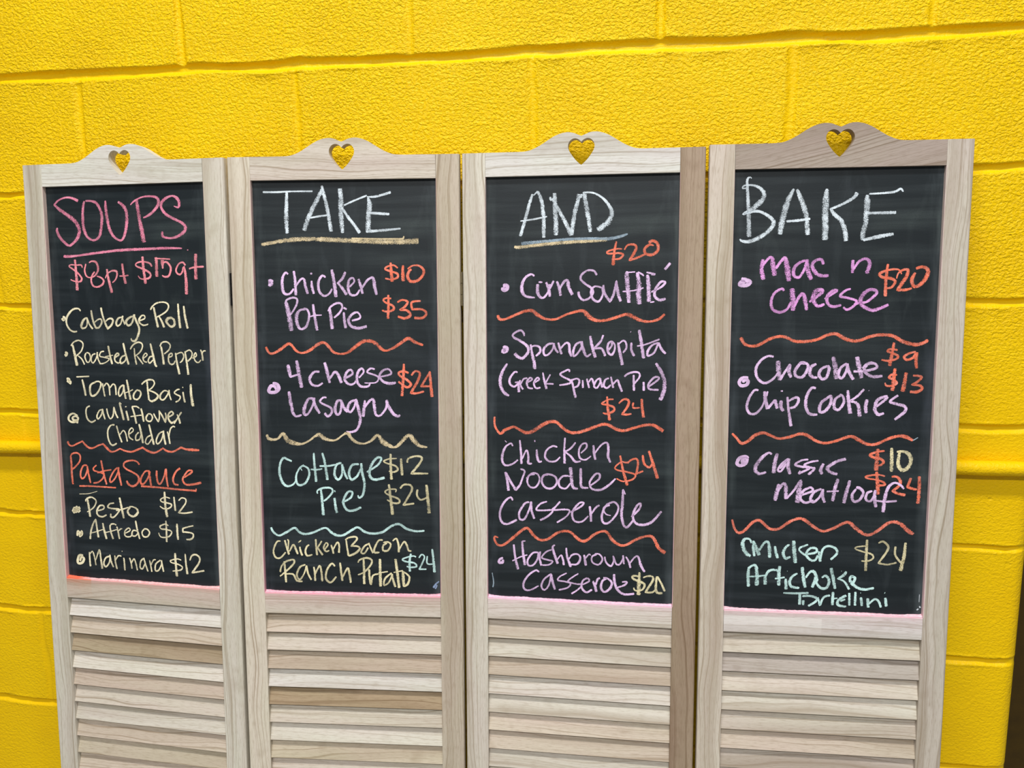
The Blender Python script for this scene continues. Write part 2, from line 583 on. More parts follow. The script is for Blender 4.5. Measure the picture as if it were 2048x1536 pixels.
def build_top_rail(i, parent):
    """board with a double-humped crest and a heart cut right through; triangulated front and back joined by walls"""
    import bmesh
    cx = (ST_A + ST_B) / 2
    half = spline([(x / 1000, z / 1000) for x, z in ARCH], 5)
    crest = half + [(-x, z) for x, z in half[-2::-1]]
    outer = [(ST_A - cx, -TI)] + [(ST_B - cx, -TI), (ST_B - cx, 0.0)] + [(x, z) for x, z in crest[::-1]] + [(ST_A - cx, 0.0)]
    h = spline([(x / 1000, z / 1000) for x, z in HEART], 4)
    heart = h + [(-x, z) for x, z in h[-2:0:-1]]
    tone = wood_tone(TONES[i][2])
    rnd = random.Random(50 + i)
    u0, v0 = rnd.uniform(0, 40), rnd.uniform(0, 40)
    skew = (0.05, 0.02, -0.03, -0.22)[i]
    bm = bmesh.new()
    uvl = bm.loops.layers.uv.new('grain')
    tl = bm.loops.layers.float_color.new('tone')
    dl = bm.loops.layers.float_color.new('dust')
    rings = []
    for loop in (outer, heart):
        rings.append([[bm.verts.new((cx + x, y, z)) for x, z in loop] for y in (0.0, THICK)])
    for side in (0, 1):
        es = []
        for ring in rings:
            vs = ring[side]
            for a, b in zip(vs, vs[1:] + vs[:1]):
                es.append(bm.edges.get((a, b)) or bm.edges.new((a, b)))
        bmesh.ops.triangle_fill(bm, use_beauty=True, use_dissolve=False, edges=es)
    for ring in rings:
        n = len(ring[0])
        for k in range(n):
            bm.faces.new((ring[0][k], ring[0][(k + 1) % n], ring[1][(k + 1) % n], ring[1][k]))
    bmesh.ops.recalc_face_normals(bm, faces=bm.faces)
    for f in bm.faces:
        for lp in f.loops:
            c = lp.vert.co
            lp[uvl].uv = (u0 + c.x, v0 + c.z + c.y + skew * c.x)
            lp[tl] = tone
            lp[dl] = (0, 0, 0, 0)
    me = bpy.data.meshes.new('top_rail')
    bm.to_mesh(me)
    bm.free()
    me.materials.append(WOOD)
    o = bpy.data.objects.new('top_rail', me)
    COL.objects.link(o)
    o.parent = parent
    return o


def build_rail(i, name, z_top, z_bot, parent, tone, dusty=False):
    sec = [(z_top, 0.0012), (z_top - 0.0004, 0.0004), (z_top - 0.0012, 0.0), (z_top - 0.009, 0.0), (z_bot + 0.0012, 0.0), (z_bot, 0.0012), (z_bot, THICK), (z_top, THICK)]
    cuts = list(np.linspace(ST_A, ST_B, 13))

    def dustf(k, c0, c1):
        f = (c0 - ST_A) / (ST_B - ST_A)
        rgb = (246, 120, 88) if (i == 0 and f < 0.13) else DUST[i]
        if not dusty:
            return (0, 0, 0, 0)
        if k in (0, 1, 7):
            return srgba(rgb, 0.95)
        if k == 2:
            return [srgba(rgb, 0.42), srgba(rgb, 0.14), srgba(rgb, 0.14), srgba(rgb, 0.42)]
        if k == 3:   # fades down the front of the rail
            if i == 3 and f < 0.45:   # pale chalk rubbed into the grain
                w = (240, 230, 226)
                return [srgba(w, 0.6), srgba(w, 0.1), srgba(w, 0.1), srgba(w, 0.6)]
            return [srgba(rgb, 0.14), srgba(rgb, 0.0), srgba(rgb, 0.0), srgba(rgb, 0.14)]
        return (0, 0, 0, 0)

    pc = Piece()
    prism(pc, sec, cuts, False, wood_tone(tone), None, seed=90 + i)
    if dusty:
        pc2 = Piece()
        prism(pc2, sec, cuts, False, wood_tone(tone), None, seed=90 + i)
        # dust per face; corner order of a face is (a c0) (b c0) (b c1) (a c1)
        q, d = 0, []
        for c0, c1 in zip(cuts[:-1], cuts[1:]):
            for k in range(len(sec)):
                r = dustf(k, c0, c1)
                d += [r[0], r[1], r[1], r[0]] if isinstance(r, list) else [r] * 4
        pc2.dust[:len(d)] = d
        pc = pc2
    return fix_normals(pc.build(name, parent))


def build_board(parent):
    x0, x1, z0, z1 = ST_A - 0.004, ST_B + 0.004, -TL - 0.004, -TI + 0.004
    nx, nz = 4, 8
    v, f = [], []
    for y in (REC, REC + 0.004):
        for b in range(nz + 1):
            for a in range(nx + 1):
                v.append((x0 + (x1 - x0) * a / nx, y, z0 + (z1 - z0) * b / nz))
    m = (nx + 1) * (nz + 1)
    for b in range(nz):
        for a in range(nx):
            p = b * (nx + 1) + a
            f.append((p, p + 1, p + nx + 2, p + nx + 1))
            f.append((m + p, m + p + nx + 1, m + p + nx + 2, m + p + 1))
    for a in range(nx):
        for p in (a, nz * (nx + 1) + a):
            f.append((p, p + m, p + m + 1, p + 1))
    for b in range(nz):
        for p in (b * (nx + 1), b * (nx + 1) + nx):
            f.append((p, p + nx + 1, p + nx + 1 + m, p + m))
    return fix_normals(link_mesh('chalkboard', v, f, BOARD, parent))


PITCH, FIRST = 0.0337, 0.8195
DARK_SLATS = {0: {2: (176, 156, 124), 4: (196, 176, 152), 8: (196, 180, 152)}, 1: {4: (170, 146, 112), 2: (196, 176, 150), 7: (204, 188, 158)},
              2: {3: (222, 210, 190), 9: (190, 168, 140)}, 3: {1: (186, 172, 156), 4: (204, 190, 168), 6: (198, 184, 164)}}


def build_louver(i, parent, z_end):
    """sloping slats, lower edge forward, upper edge tucked behind the slat above"""
    pc = Piece()
    rnd = random.Random(300 + i)
    k = 0
    while FIRST + PITCH * k < z_end + 0.033:
        b = -(FIRST + PITCH * k) + rnd.uniform(-0.0006, 0.0006)
        yf, yb = 0.0026, 0.0150
        hgt, th = 0.0415, 0.0048
        slope = (yb - yf) / hgt
        sec = [(b + 0.0008, yf), (b + hgt, yb), (b + hgt, yb + th), (b + 0.0004, yf + th), (b, yf + th - 0.001), (b, yf + 0.0008)]
        base = rnd.choice([(216, 205, 183), (210, 197, 173), (221, 212, 194), (208, 190, 165), (214, 200, 177)])
        base = DARK_SLATS[i].get(k, base)
        j = rnd.uniform(-5, 5)
        tone = wood_tone([min(255, max(0, c * 0.97 + j)) for c in base])
        tilt = rnd.uniform(-0.0004, 0.0004)
        prism(pc, sec, list(np.linspace(ST_A - 0.003, ST_B + 0.003, 5)), False, tone, None, seed=1000 + i * 50 + k)
        k += 1
    return fix_normals(pc.build('louver', parent))


def build_dust(i, parent):
    """loose chalk dust lying along the ledge under the board"""
    rng = np.random.default_rng(20 + i)
    xs = np.linspace(ST_A, ST_B, 150)
    n1 = vnoise(xs * 60, xs * 0, 30 + i) + 0.6 * vnoise(xs * 240, xs * 0, 40 + i) + 0.4 * vnoise(xs * 700, xs * 0, 45 + i)
    hgt = 0.0009 + 0.0011 * (n1 + 0.5)
    edge = np.exp(-(xs - ST_A) / 0.010) + np.exp(-(ST_B - xs) / 0.010)
    hgt = hgt + 0.0022 * edge
    v, f, dust = [], [], []
    for x, h in zip(xs, hgt):
        v += [(x, 0.0006, -TL + 0.0002), (x, 0.0028, -TL + h * 0.45), (x, REC - 0.0006, -TL + h), (x, REC + 0.0005, -TL + h * 1.05), (x, REC + 0.0005, -TL)]
    for k in range(len(xs) - 1):
        a = k * 5
        for j in range(4):
            f.append((a + j, a + j + 1, a + j + 6, a + j + 5))
        f.append((a + 4, a, a + 5, a + 9))
    f += [(0, 1, 2, 3, 4), tuple(len(v) - 5 + j for j in range(5))]
    o = link_mesh('chalk_dust', v, f, DUSTM[i], parent, smooth=True)
    o['label'] = ('orange and pink', 'pink', 'pale pink', 'pale pink')[i] + ' chalk dust along the ledge'
    return fix_normals(o)


def mat_dust(i):
    m = NT('chalk_dust_%s' % ('coral', 'pink', 'lilac', 'rose')[i])
    g = m.n('ShaderNodeTexCoord').outputs['Object']
    a, b = lin(*DUST[i]), lin(*[min(255, int(c * 0.6 + 255 * 0.4)) for c in DUST[i]])
    c = m.mix(m.mrange(m.noise(g, 220.0, 3.0), 0.35, 0.7), a, b)
    if i == 0:
        sp = m.n('ShaderNodeSeparateXYZ')
        m.l(g, sp.inputs[0])
        c = m.mix(m.mrange(m.math('ADD', sp.outputs[0], m.math('MULTIPLY', m.noise(g, 40.0), 0.03)), 0.075, 0.10, 1.0, 0.0), c, lin(246, 112, 80))
    m.l(c, m.b.inputs['Base Color'])
    m.set(Roughness=0.95)
    return m.m


DUSTM = [mat_dust(i) for i in range(4)]


def build_hinge(parent, x, t0, t1, mat, y):
    """butt hinge standing in the gap: knuckled barrel and two leaves"""
    v, f = [], []
    n, r = 12, 0.0021
    zs = np.linspace(-t0, -t1, 4)
    for a, b in zip(zs[:-1], zs[1:]):
        a, b = a - 0.0004, b + 0.0004
        base = len(v)
        for z in (a, b):
            for k in range(n):
                an = 2 * math.pi * k / n
                v.append((x + r * math.cos(an), y + r * math.sin(an), z))
        for k in range(n):
            f.append((base + k, base + (k + 1) % n, base + n + (k + 1) % n, base + n + k))
        f.append(tuple(base + k for k in range(n)))
        f.append(tuple(base + n + k for k in range(n)))
    for sx in (-1, 1):
        base = len(v)
        xa, xb = x + sx * 0.0007, x + sx * 0.0019
        for z in (-t0, -t1):
            v += [(xa, y, z), (xb, y, z), (xb, y + 0.013, z), (xa, y + 0.013, z)]
        f += [(base, base + 1, base + 2, base + 3), (base + 4, base + 5, base + 6, base + 7)]
        for k in range(4):
            f.append((base + k, base + (k + 1) % 4, base + 4 + (k + 1) % 4, base + 4 + k))
    return fix_normals(link_mesh('hinge', v, f, mat, parent))


# ------------------------------------------------------------------ chalk writing (board coordinates in tenths of a millimetre: across, down, stroke width)
WRITING = """
# 0 heading pink pink chalk heading SOUPS
1031,634,49 940,591,41 839,568,30 728,579,28 622,623,28 546,689,33! 659,780,55 810,878,63 945,983,69 1016,1093,69 1017,1194,66 955,1302,55 855,1382,41 790,1402,36 684,1325,53 604,1228,53 571,1132,42 589,1092,28
1156,637,34 1126,737,41 1107,898,52 1111,1088,58 1163,1238,49 1253,1307,36 1347,1308,36 1429,1229,49 1471,1068,55 1489,907,55 1458,785,49 1387,676,46 1280,640,33 1179,637,30
1572,641,24 1574,774,54 1593,962,57 1629,1138,55 1692,1247,49 1780,1315,35 1857,1323,35 1916,1237,49 1960,1090,57 1980,917,61 1957,797,57 1893,715,51 1819,667,35
2180,629,61 2216,922,70 2250,1136,74 2290,1370,84
2060,726,19 2140,661,27 2295,599,24 2462,590,32 2580,620,43 2607,686,54 2572,771,51 2461,874,46 2368,925,32 2298,950,24
2894,766,13 2982,787,32 2997,703,56 2953,629,53 2873,595,27 2760,624,45 2666,701,51 2654,786,46 2730,894,48 2876,976,43 3035,1052,45 3099,1125,53 3065,1204,54 2950,1274,43 2814,1305,32 2695,1290,32 2651,1256,48 2655,1190,32
# 0 underline pink 
674,1592,42 761,1593,47 952,1582,36 1347,1539,38 1815,1498,46 2276,1484,43 2730,1474,38 3014,1481,24
3109,1511,19 3134,1511,19
# 0 price rose pink chalk prices for a pint and a quart
1040,1795,22 1020,1747,25 925,1746,22 815,1740,19 773,1765,19 841,1813,28 947,1890,30 1013,1973,33 1002,2021,33 953,2041,25 859,2027,19 789,1999,17
900,1649,39 910,1848,47 915,2013,55 911,2192,67
1116,1727,25 1085,1836,30 1110,1932,28 1179,1967,22 1275,1940,25 1342,1866,33 1355,1784,39 1321,1702,36 1244,1681,28 1180,1707,19
1287,1865,28 1228,1933,30 1206,2029,33 1240,2111,33 1325,2132,30 1422,2092,33 1457,2030,39 1414,1975,28 1322,1941,19
1532,1820,33 1542,1922,38 1571,2072,47 1608,2236,52
1491,1983,17 1535,1908,22 1624,1854,25 1716,1862,36 1728,1923,30 1692,2005,27 1627,2059,19
1840,1728,36 1854,1883,41 1889,2080,49
1773,1944,19 1866,1945,22 1952,1932,22
2419,1787,27 2384,1733,30 2294,1705,24 2187,1704,24 2109,1737,25 2122,1778,27 2226,1819,33 2345,1874,35 2388,1928,38 2355,1982,33 2247,2001,22 2179,1987,19 2143,1940,16
2246,1611,38 2252,1779,49 2265,1941,49 2280,2083,54
2511,1627,54 2510,1781,51 2508,1963,60
2480,1640,22 2570,1651,24 2675,1656,24 2780,1664,22
2629,1675,68 2625,1742,54 2629,1823,27
2626,1729,27 2703,1710,30 2774,1784,35 2777,1864,35 2735,1951,35 2659,1964,30 2608,1937,19
3066,1773,30 3017,1720,30 2941,1746,27 2884,1838,30 2896,1899,30 2954,1926,30 3001,1879,27 3020,1800,24
3036,1786,32 3064,1973,48 3064,2268,62
3269,1577,54 3258,1802,56 3256,2015,64
3131,1830,27 3251,1802,29 3414,1797,29
# 0 bullet cream 
582,2661,34 621,2675,34 594,2717,34 572,2696,34 619,2710,28
# 0 item cream cream chalk line for cabbage roll
957,2556,31 912,2515,25 816,2522,31 723,2591,36 660,2689,36 654,2787,36 711,2884,28 788,2925,28 861,2918,25
1060,2674,28 993,2729,42 955,2813,47 968,2862,33 1049,2840,25 1079,2750,25 1068,2667,28
1076,2674,28 1116,2785,28 1182,2874,33
1171,2542,33 1181,2646,36 1205,2756,36 1246,2853,36! 1310,2846,31 1370,2763,33 1358,2701,28 1295,2708,25 1229,2756,19
1371,2494,36 1388,2604,33 1434,2756,36 1482,2866,36! 1556,2810,33 1600,2727,36 1563,2686,30 1500,2700,25 1442,2749,19
1767,2665,25 1704,2686,33 1660,2762,39 1680,2817,28 1745,2782,25 1781,2699,28 1800,2637,30
1776,2651,30 1816,2754,25 1830,2795,22
2014,2685,25 1985,2651,27 1898,2692,38 1855,2754,39 1899,2809,36 1971,2767,33 2016,2657,33 2041,2616,30
2010,2616,33 2065,2739,36 2112,2862,38 2082,2986,38 2023,3076,36 1961,3076,30 1940,3035,25
2128,2725,25 2230,2684,22 2225,2636,25 2171,2637,27 2121,2698,33 2126,2760,30 2185,2800,27 2246,2800,25 2294,2780,22
2353,2534,27 2387,2480,27 2474,2419,25 2597,2399,24 2686,2426,27 2706,2486,27 2664,2554,27 2570,2615,25 2461,2663,22
2417,2487,33 2446,2656,38 2482,2840,41
2508,2643,19 2556,2724,35 2604,2839,44
2764,2669,33 2688,2683,49 2655,2724,54 2675,2778,35 2741,2825,35 2803,2791,43 2800,2710,38 2749,2669,27
2890,2426,30 2895,2628,38 2914,2851,46
2998,2466,30 3014,2641,38 3056,2857,41
# 0 bullet cream 
586,3299,34 626,3312,37 598,3355,37 584,3327,28
# 0 item cream cream chalk line for roasted red pepper
715,3178,25 776,3114,25 874,3079,25 952,3113,25 963,3176,25 917,3274,25 807,3367,25
749,3157,36 785,3332,45 819,3535,53
855,3359,22 924,3414,25 973,3512,25
1019,3301,25 990,3371,28 1024,3462,25 1072,3461,22 1101,3384,25 1082,3314,25 1027,3294,22
1209,3313,22 1144,3341,25 1114,3426,25 1150,3481,22 1219,3396,22 1250,3284,28
1242,3298,25 1258,3410,25 1300,3500,28
1386,3269,22 1322,3284,22 1293,3354,22 1395,3380,22 1480,3400,19 1438,3450,19 1356,3486,22 1300,3493,22
1474,3171,33 1500,3337,36 1537,3497,36
1395,3366,17 1563,3337,17
1599,3378,22 1681,3328,25 1651,3301,25 1601,3350,28 1596,3433,28 1656,3474,25 1721,3446,19
1813,3334,25 1741,3362,25 1698,3432,28 1719,3481,28 1800,3431,25 1828,3347,19
1779,3119,33 1815,3306,36 1866,3499,36
1913,3229,25 1972,3152,25 2067,3103,28 2144,3123,25 2156,3185,25 2104,3275,25 2007,3345,22
1992,3207,25 1999,3359,28 2022,3497,30
2038,3345,19 2096,3413,25 2154,3488,28
2167,3385,19 2240,3328,22 2211,3294,22 2161,3357,25 2173,3433,25 2233,3453,22
2377,3354,22 2300,3355,25 2258,3425,28 2286,3466,28 2359,3410,22
2316,3121,30 2356,3313,36 2393,3492,38 2429,3526,25
2502,3175,27 2544,3106,27 2636,3091,25 2702,3145,25 2675,3228,25 2579,3304,22
2525,3174,33 2547,3325,36 2562,3489,41
2652,3365,22 2730,3336,22 2725,3289,22 2670,3323,27 2657,3419,27 2692,3481,30 2753,3473,25 2786,3418,19
2801,3281,25 2816,3431,33 2858,3657,41
2807,3308,19 2915,3273,22 2957,3334,25 2923,3416,25 2876,3451,19
2984,3252,24 3006,3415,33 3032,3661,41
2991,3265,22 3068,3230,22 3119,3277,24 3100,3359,24 3028,3428,22
3121,3372,19 3199,3331,22 3186,3276,22 3154,3331,22 3172,3413,24 3231,3446,22 3285,3398,19
3286,3221,22 3312,3302,27 3322,3411,33
3305,3302,22 3337,3248,24 3383,3240,24
# 0 bullet cream 
586,3772,31 642,3785,37 607,3821,37 663,3827,37 644,3870,37
# 0 item cream cream chalk line for tomato basil
790,3737,23 911,3731,22 1055,3722,25
907,3781,31 938,3921,37 960,4076,37
1176,3825,25 1077,3876,34 1054,3990,39 1088,4074,37 1178,4043,31 1256,3943,31 1286,3844,31 1225,3810,25 1144,3833,22
1318,3843,28 1334,3970,28 1351,4082,28
1346,3899,22 1397,3842,25 1442,3883,28 1453,3967,28 1455,4059,25
1463,3925,22 1531,3853,25 1576,3895,28 1582,4049,28
1743,3863,25 1670,3907,28 1632,4006,28 1652,4068,25 1720,3990,25 1751,3863,28
1742,3870,33 1751,3989,33 1775,4115,33
1811,3771,33 1834,3918,36 1868,4127,39
1750,4010,14 1846,3980,19 1926,3944,19
2004,3949,25 1937,4027,33 1940,4104,33 2010,4116,28 2076,4038,30 2065,3969,30 1996,3949,25
2103,3850,28 2160,3800,28 2247,3764,28 2331,3769,25 2359,3824,25 2317,3894,25 2236,3951,19! 2343,3984,28 2417,4038,33 2383,4101,36 2295,4145,33 2242,4125,28
2214,3792,30 2221,3952,33 2235,4125,33
2621,3964,22 2545,3952,25 2472,4016,30 2460,4092,30 2521,4112,25 2602,4027,25 2645,3936,27
2637,3943,27 2648,4040,27 2674,4115,27
2852,3918,25 2791,3933,25 2742,3982,25 2786,4016,25 2853,4049,25 2827,4112,27 2757,4148,25
2911,3965,27 2921,4061,30 2940,4151,33
2908,3876,22 2914,3896,22
3069,3824,38 3068,4017,46 3096,4216,55
# 0 bullet cream 
773,4445,20 679,4405,23 595,4450,28 581,4522,28 644,4563,26 734,4546,28 778,4488,28 724,4454,23 657,4484,23 694,4533,40 751,4539,40 748,4582,37
# 0 item cream cream chalk lines for cauliflower cheddar
1035,4260,28 969,4291,25 946,4384,28 971,4497,31 1048,4552,31 1139,4513,25
1279,4318,25 1221,4341,25 1168,4435,28 1188,4491,25 1256,4418,25 1296,4304,28
1287,4311,31 1305,4403,31 1331,4494,28
1376,4295,25 1393,4400,25 1436,4477,25 1494,4426,25 1519,4284,25
1520,4263,28 1553,4382,31 1595,4465,31
1681,4210,20 1643,4189,31! 1674,4336,39 1711,4498,42
1769,4327,31 1787,4418,36 1806,4502,36
1749,4257,20 1781,4252,19
1891,4254,31 1930,4386,36 1960,4554,36
1883,4250,22 1977,4245,25 2038,4278,22
1849,4430,20 1952,4414,19 2078,4396,19
2069,4277,31 2094,4396,36 2110,4515,33
2204,4372,25 2161,4436,31 2174,4492,28 2243,4504,25 2286,4440,28 2258,4377,25 2196,4372,22
2313,4362,25 2348,4431,25 2398,4506,28! 2425,4429,25 2424,4310,22! 2481,4399,30 2537,4509,33! 2557,4425,25 2546,4342,25
2588,4424,25 2698,4366,28 2670,4318,25 2606,4368,28 2602,4452,33 2659,4520,36 2738,4483,25
2775,4364,25 2809,4446,30 2828,4529,39
2705,4533,30 2771,4447,25 2844,4348,30 2868,4327,30
1516,4588,28 1436,4604,25 1374,4699,28 1374,4841,28 1423,4946,31 1478,4959,31 1544,4921,25
1555,4601,25 1594,4749,28 1648,4903,31
1617,4762,22 1684,4689,22 1729,4730,25 1760,4885,28
1791,4757,22 1889,4683,22 1861,4634,22 1802,4700,25 1804,4799,28 1880,4853,22
1998,4708,25 1940,4766,28 1935,4851,25 2006,4835,22 2042,4749,22
2014,4559,31 2045,4706,39 2073,4903,36
2229,4757,25 2157,4801,25 2121,4887,25 2174,4914,22 2257,4812,22
2209,4561,31 2246,4728,33 2290,4924,36
2482,4679,25 2402,4723,28 2341,4838,28 2361,4907,25 2442,4834,25 2498,4664,25
2490,4665,33 2499,4790,33 2523,4916,33
2567,4676,22 2592,4773,28 2609,4899,30
2592,4773,22 2631,4632,25 2687,4582,25 2725,4595,22
# 0 wavy_line orange 
530,4919,43 558,4983,31 622,5002,28 714,4963,28 839,4908,28! 899,4978,40 977,5026,34 1058,5023,28 1157,4977,28 1263,4944,31! 1331,5014,42 1407,5075,37 1487,5072,28 1601,5018,25! 1710,5057,31 1836,5067,31 1948,5028,31 2061,4981,33! 2136,5028,39 2243,5067,36 2337,5056,31 2466,4981,28! 2541,5028,36 2648,5038,30 2742,5000,30 2822,4955,33! 2927,4986,36 3049,4989,47 3179,4991,25
# 0 heading orange orange chalk heading for pasta sauce
576,5199,37 582,5358,40 578,5532,43 590,5714,37
567,5206,26 612,5147,28 711,5129,31 773,5177,31 758,5279,31 679,5369,31 592,5437,29
907,5352,28 825,5363,28 760,5496,34 777,5596,31 845,5565,28 901,5447,28 915,5359,28
906,5367,31 929,5518,34 959,5676,28
1102,5338,25 1034,5398,28 1047,5441,28 1142,5466,28 1237,5498,28 1216,5578,28 1114,5654,28 1016,5673,31
1201,5247,34 1232,5448,37 1289,5690,31
1109,5481,23 1256,5439,25 1402,5412,23
1533,5364,28 1449,5439,28 1368,5571,31 1372,5643,28 1456,5582,28 1536,5450,28 1557,5356,28
1540,5378,34 1562,5534,39 1592,5698,34
1980,5296,34 1928,5241,28 1827,5224,28 1698,5257,31 1655,5323,31 1706,5385,31 1830,5438,31 1937,5504,34 1948,5590,36 1896,5663,37 1815,5696,37 1738,5663,39 1702,5600,39
2178,5402,28 2083,5420,28 1997,5545,34 1992,5638,34 2055,5635,28 2140,5524,28 2186,5409,28
2162,5403,36 2178,5537,39 2195,5672,36
2319,5389,36 2313,5503,36 2338,5616,34 2385,5621,31 2453,5511,28 2500,5354,31
2508,5346,33 2508,5509,33 2530,5678,31
2787,5328,39 2707,5388,31 2639,5518,39 2657,5616,33 2741,5633,31
2856,5494,25 2999,5404,33 3016,5361,28 2939,5371,28 2849,5480,30 2830,5552,33 2896,5620,36 3050,5606,36 3189,5571,39
# 0 underline orange 
719,5741,29 963,5733,26 1222,5736,26 1478,5739,25
1989,5688,31 2319,5695,31 2706,5713,31 3090,5724,33
3073,5703,41 3094,5702,41
# 0 underline cream 
709,5890,11 906,5874,11 1087,5822,7
# 0 bullet cream 
547,6229,32 593,6153,37 571,6243,32 644,6136,37 612,6233,32 692,6148,37 662,6223,32 709,6192,32
# 0 item cream cream chalk line for pesto
831,6025,26 850,5980,26 942,5939,29 1029,5972,26 1050,6029,26 986,6134,23 850,6221,17
868,5950,40 890,6109,43 910,6306,40
1064,6188,26 1196,6145,26 1200,6087,28 1119,6091,28 1056,6189,31 1075,6268,31 1163,6293,29 1254,6251,26
1421,6025,23 1331,6044,26 1287,6104,28 1366,6129,28 1518,6136,26 1482,6211,26 1397,6288,28 1341,6283,37 1344,6225,23
1539,5918,37 1569,6090,40 1605,6299,37
1453,6161,23 1582,6133,25 1713,6090,23
1745,6082,37 1693,6156,37 1721,6227,37 1807,6252,37 1890,6190,42 1886,6118,34 1809,6078,23 1729,6075,20
# 0 price cream 
2558,5884,22 2465,5867,22 2369,5915,25 2398,5956,25 2507,5972,25 2583,5997,28 2549,6056,25 2438,6083,22 2347,6037,20
2455,5768,31 2458,6003,45 2485,6231,48
2637,5852,28 2646,5980,33 2655,6108,36
2727,5919,22 2791,5866,25 2867,5884,25 2864,5955,28 2798,6044,28 2716,6140,28! 2839,6141,28 2995,6112,28
# 0 bullet cream 
615,6682,32 638,6592,35 682,6663,32 712,6588,32 716,6647,29 655,6694,29
# 0 item cream cream chalk line for alfredo
883,6726,34 909,6577,32 967,6427,31 1021,6351,29! 1036,6497,34 1057,6686,40
898,6614,17 1023,6578,17 1172,6526,17
1163,6409,31 1187,6547,40 1226,6706,37
1444,6431,23 1373,6413,26 1314,6452,28 1323,6568,31 1364,6698,37
1184,6591,17 1332,6553,20 1464,6510,17
1451,6459,26 1476,6575,31 1493,6690,31
1478,6545,20 1529,6499,23 1561,6497,17
1604,6582,20 1720,6517,23 1690,6475,23 1614,6538,26 1617,6625,28 1713,6634,23 1772,6572,17
1863,6524,23 1784,6514,25 1754,6602,28 1826,6613,25 1894,6537,20
1842,6329,28 1871,6509,34 1910,6666,34
2016,6472,25 1965,6533,28 1985,6611,28 2064,6614,28 2115,6539,28 2071,6476,25 2000,6473,20
# 0 price cream 
2500,6388,22 2439,6362,22 2335,6404,25 2356,6453,25 2465,6461,25 2558,6492,28 2522,6573,25 2426,6608,22 2333,6598,20 2297,6528,17
2455,6297,28 2456,6491,31 2453,6692,34
2674,6342,34 2674,6493,39 2683,6636,36
2998,6361,25 2889,6388,22 2787,6422,28! 2783,6487,28! 2884,6488,25 2983,6511,28 2980,6576,31 2924,6615,31 2847,6619,25
# 0 bullet cream 
714,7046,32 632,7051,32 593,7143,38 605,7201,32 689,7181,35 727,7104,35 679,7078,26 641,7154,32
# 0 item cream cream chalk line for marinara
851,6971,26 850,7112,32 857,7244,37
856,7008,23 917,6959,23 951,7061,26 974,7215,29
972,7119,23 1030,6982,26 1066,6921,29 1081,7067,34 1101,7273,40
1271,7026,26 1188,7061,29 1140,7167,32 1177,7231,29 1255,7145,26 1280,7011,26
1273,6997,29 1297,7128,31 1339,7228,29
1377,7005,23 1385,7137,29 1410,7260,31
1388,7092,20 1450,7008,26 1514,7011,23
1561,7037,29 1568,7140,31 1571,7272,31
1528,6915,20 1539,6919,20
1682,7030,28 1708,7131,28 1718,7233,28
1708,7131,23 1769,7046,26 1804,7125,26 1829,7255,28
1978,7019,26 1911,7074,28 1888,7192,28 1935,7219,26 1996,7112,26
1970,7012,28 2003,7141,28 2044,7263,26
2087,7048,25 2105,7149,25 2123,7265,26
2105,7149,20 2167,7043,23 2215,7033,23
2309,7034,25 2210,7113,28 2196,7231,28 2260,7226,25 2321,7121,25 2333,7033,25
2325,7033,25 2343,7148,28 2361,7249,28
# 0 price cream 
2726,7008,20 2641,6991,22 2514,7028,23 2528,7064,23 2667,7091,25 2743,7137,25 2709,7190,25 2630,7209,23 2543,7222,20
2608,6885,36 2613,7087,42 2625,7318,51
2810,6887,25 2817,7060,34 2838,7261,42
2897,7004,22 2941,6915,28 3019,6889,31 3094,6941,33 3082,7028,34 3007,7134,34 2933,7225,28! 3051,7203,28 3176,7173,31
# 1 heading white white chalk heading TAKE
570,565,28 803,568,28 1044,559,25 1420,560,25
980,555,38 970,755,60 957,1017,72 966,1250,54
1580,531,47 1504,684,69 1403,867,72 1318,1036,72 1257,1206,69
1367,998,22 1512,973,31 1712,950,22
1578,470,31 1610,608,53 1659,839,56 1721,1225,63
1887,520,75 1898,719,87 1897,995,81 1912,1250,53
1947,796,25 2123,721,28 2299,654,28 2339,639,22
1914,834,34 2006,981,47 2114,1120,47 2206,1252,53
2354,678,25 2383,785,87 2364,923,78 2353,1076,81 2350,1230,84
2338,662,22 2472,661,34 2615,627,37 2742,591,40
2325,922,28 2467,931,41 2711,949,37
2310,1230,41 2540,1216,41 2746,1199,34 2896,1185,28
# 1 underline tan 
515,1433,47 694,1403,57 938,1366,69 1260,1345,69 1661,1356,75 2140,1383,69 2616,1402,75 2932,1404,81 3193,1391,93
2061,1339,22 2538,1352,22 2870,1354,25! 2933,1350,28 2950,1309,22
# 1 price orange 
2838,1836,25 2767,1789,28 2656,1812,28 2623,1851,31 2718,1890,31 2828,1929,38 2827,1992,38 2731,2022,28 2620,2006,25
2717,1743,31 2726,1898,47 2738,2061,50
2926,1790,34 2920,1930,50 2929,2054,60
3004,1853,25 3084,1799,25 3195,1799,31 3273,1869,41 3255,1962,41 3159,2047,44 3048,2055,47 3002,1977,50 3027,1891,44 3067,1853,34
# 1 bullet lilac 
615,2053,60 664,2053,60 638,2093,70 614,2093,60
# 1 item lilac lilac chalk lines for chicken pot pie
960,1929,32 912,1905,32 860,1999,44 855,2157,48 885,2251,41 974,2259,32 1050,2173,29
1059,1874,38 1078,2047,44 1083,2283,48
1091,2126,29 1176,2016,32 1232,2016,35 1253,2126,47 1290,2260,41
1361,2040,28 1366,2142,44 1395,2260,38
1340,1920,32 1376,1920,32
1604,1986,28 1549,1955,35 1482,2049,47 1485,2206,44 1564,2292,38 1653,2261,32 1712,2175,28
1712,1854,44 1747,2050,54 1773,2316,57
1944,1894,35 1893,2003,44 1811,2081,32! 1881,2160,44 1958,2278,51
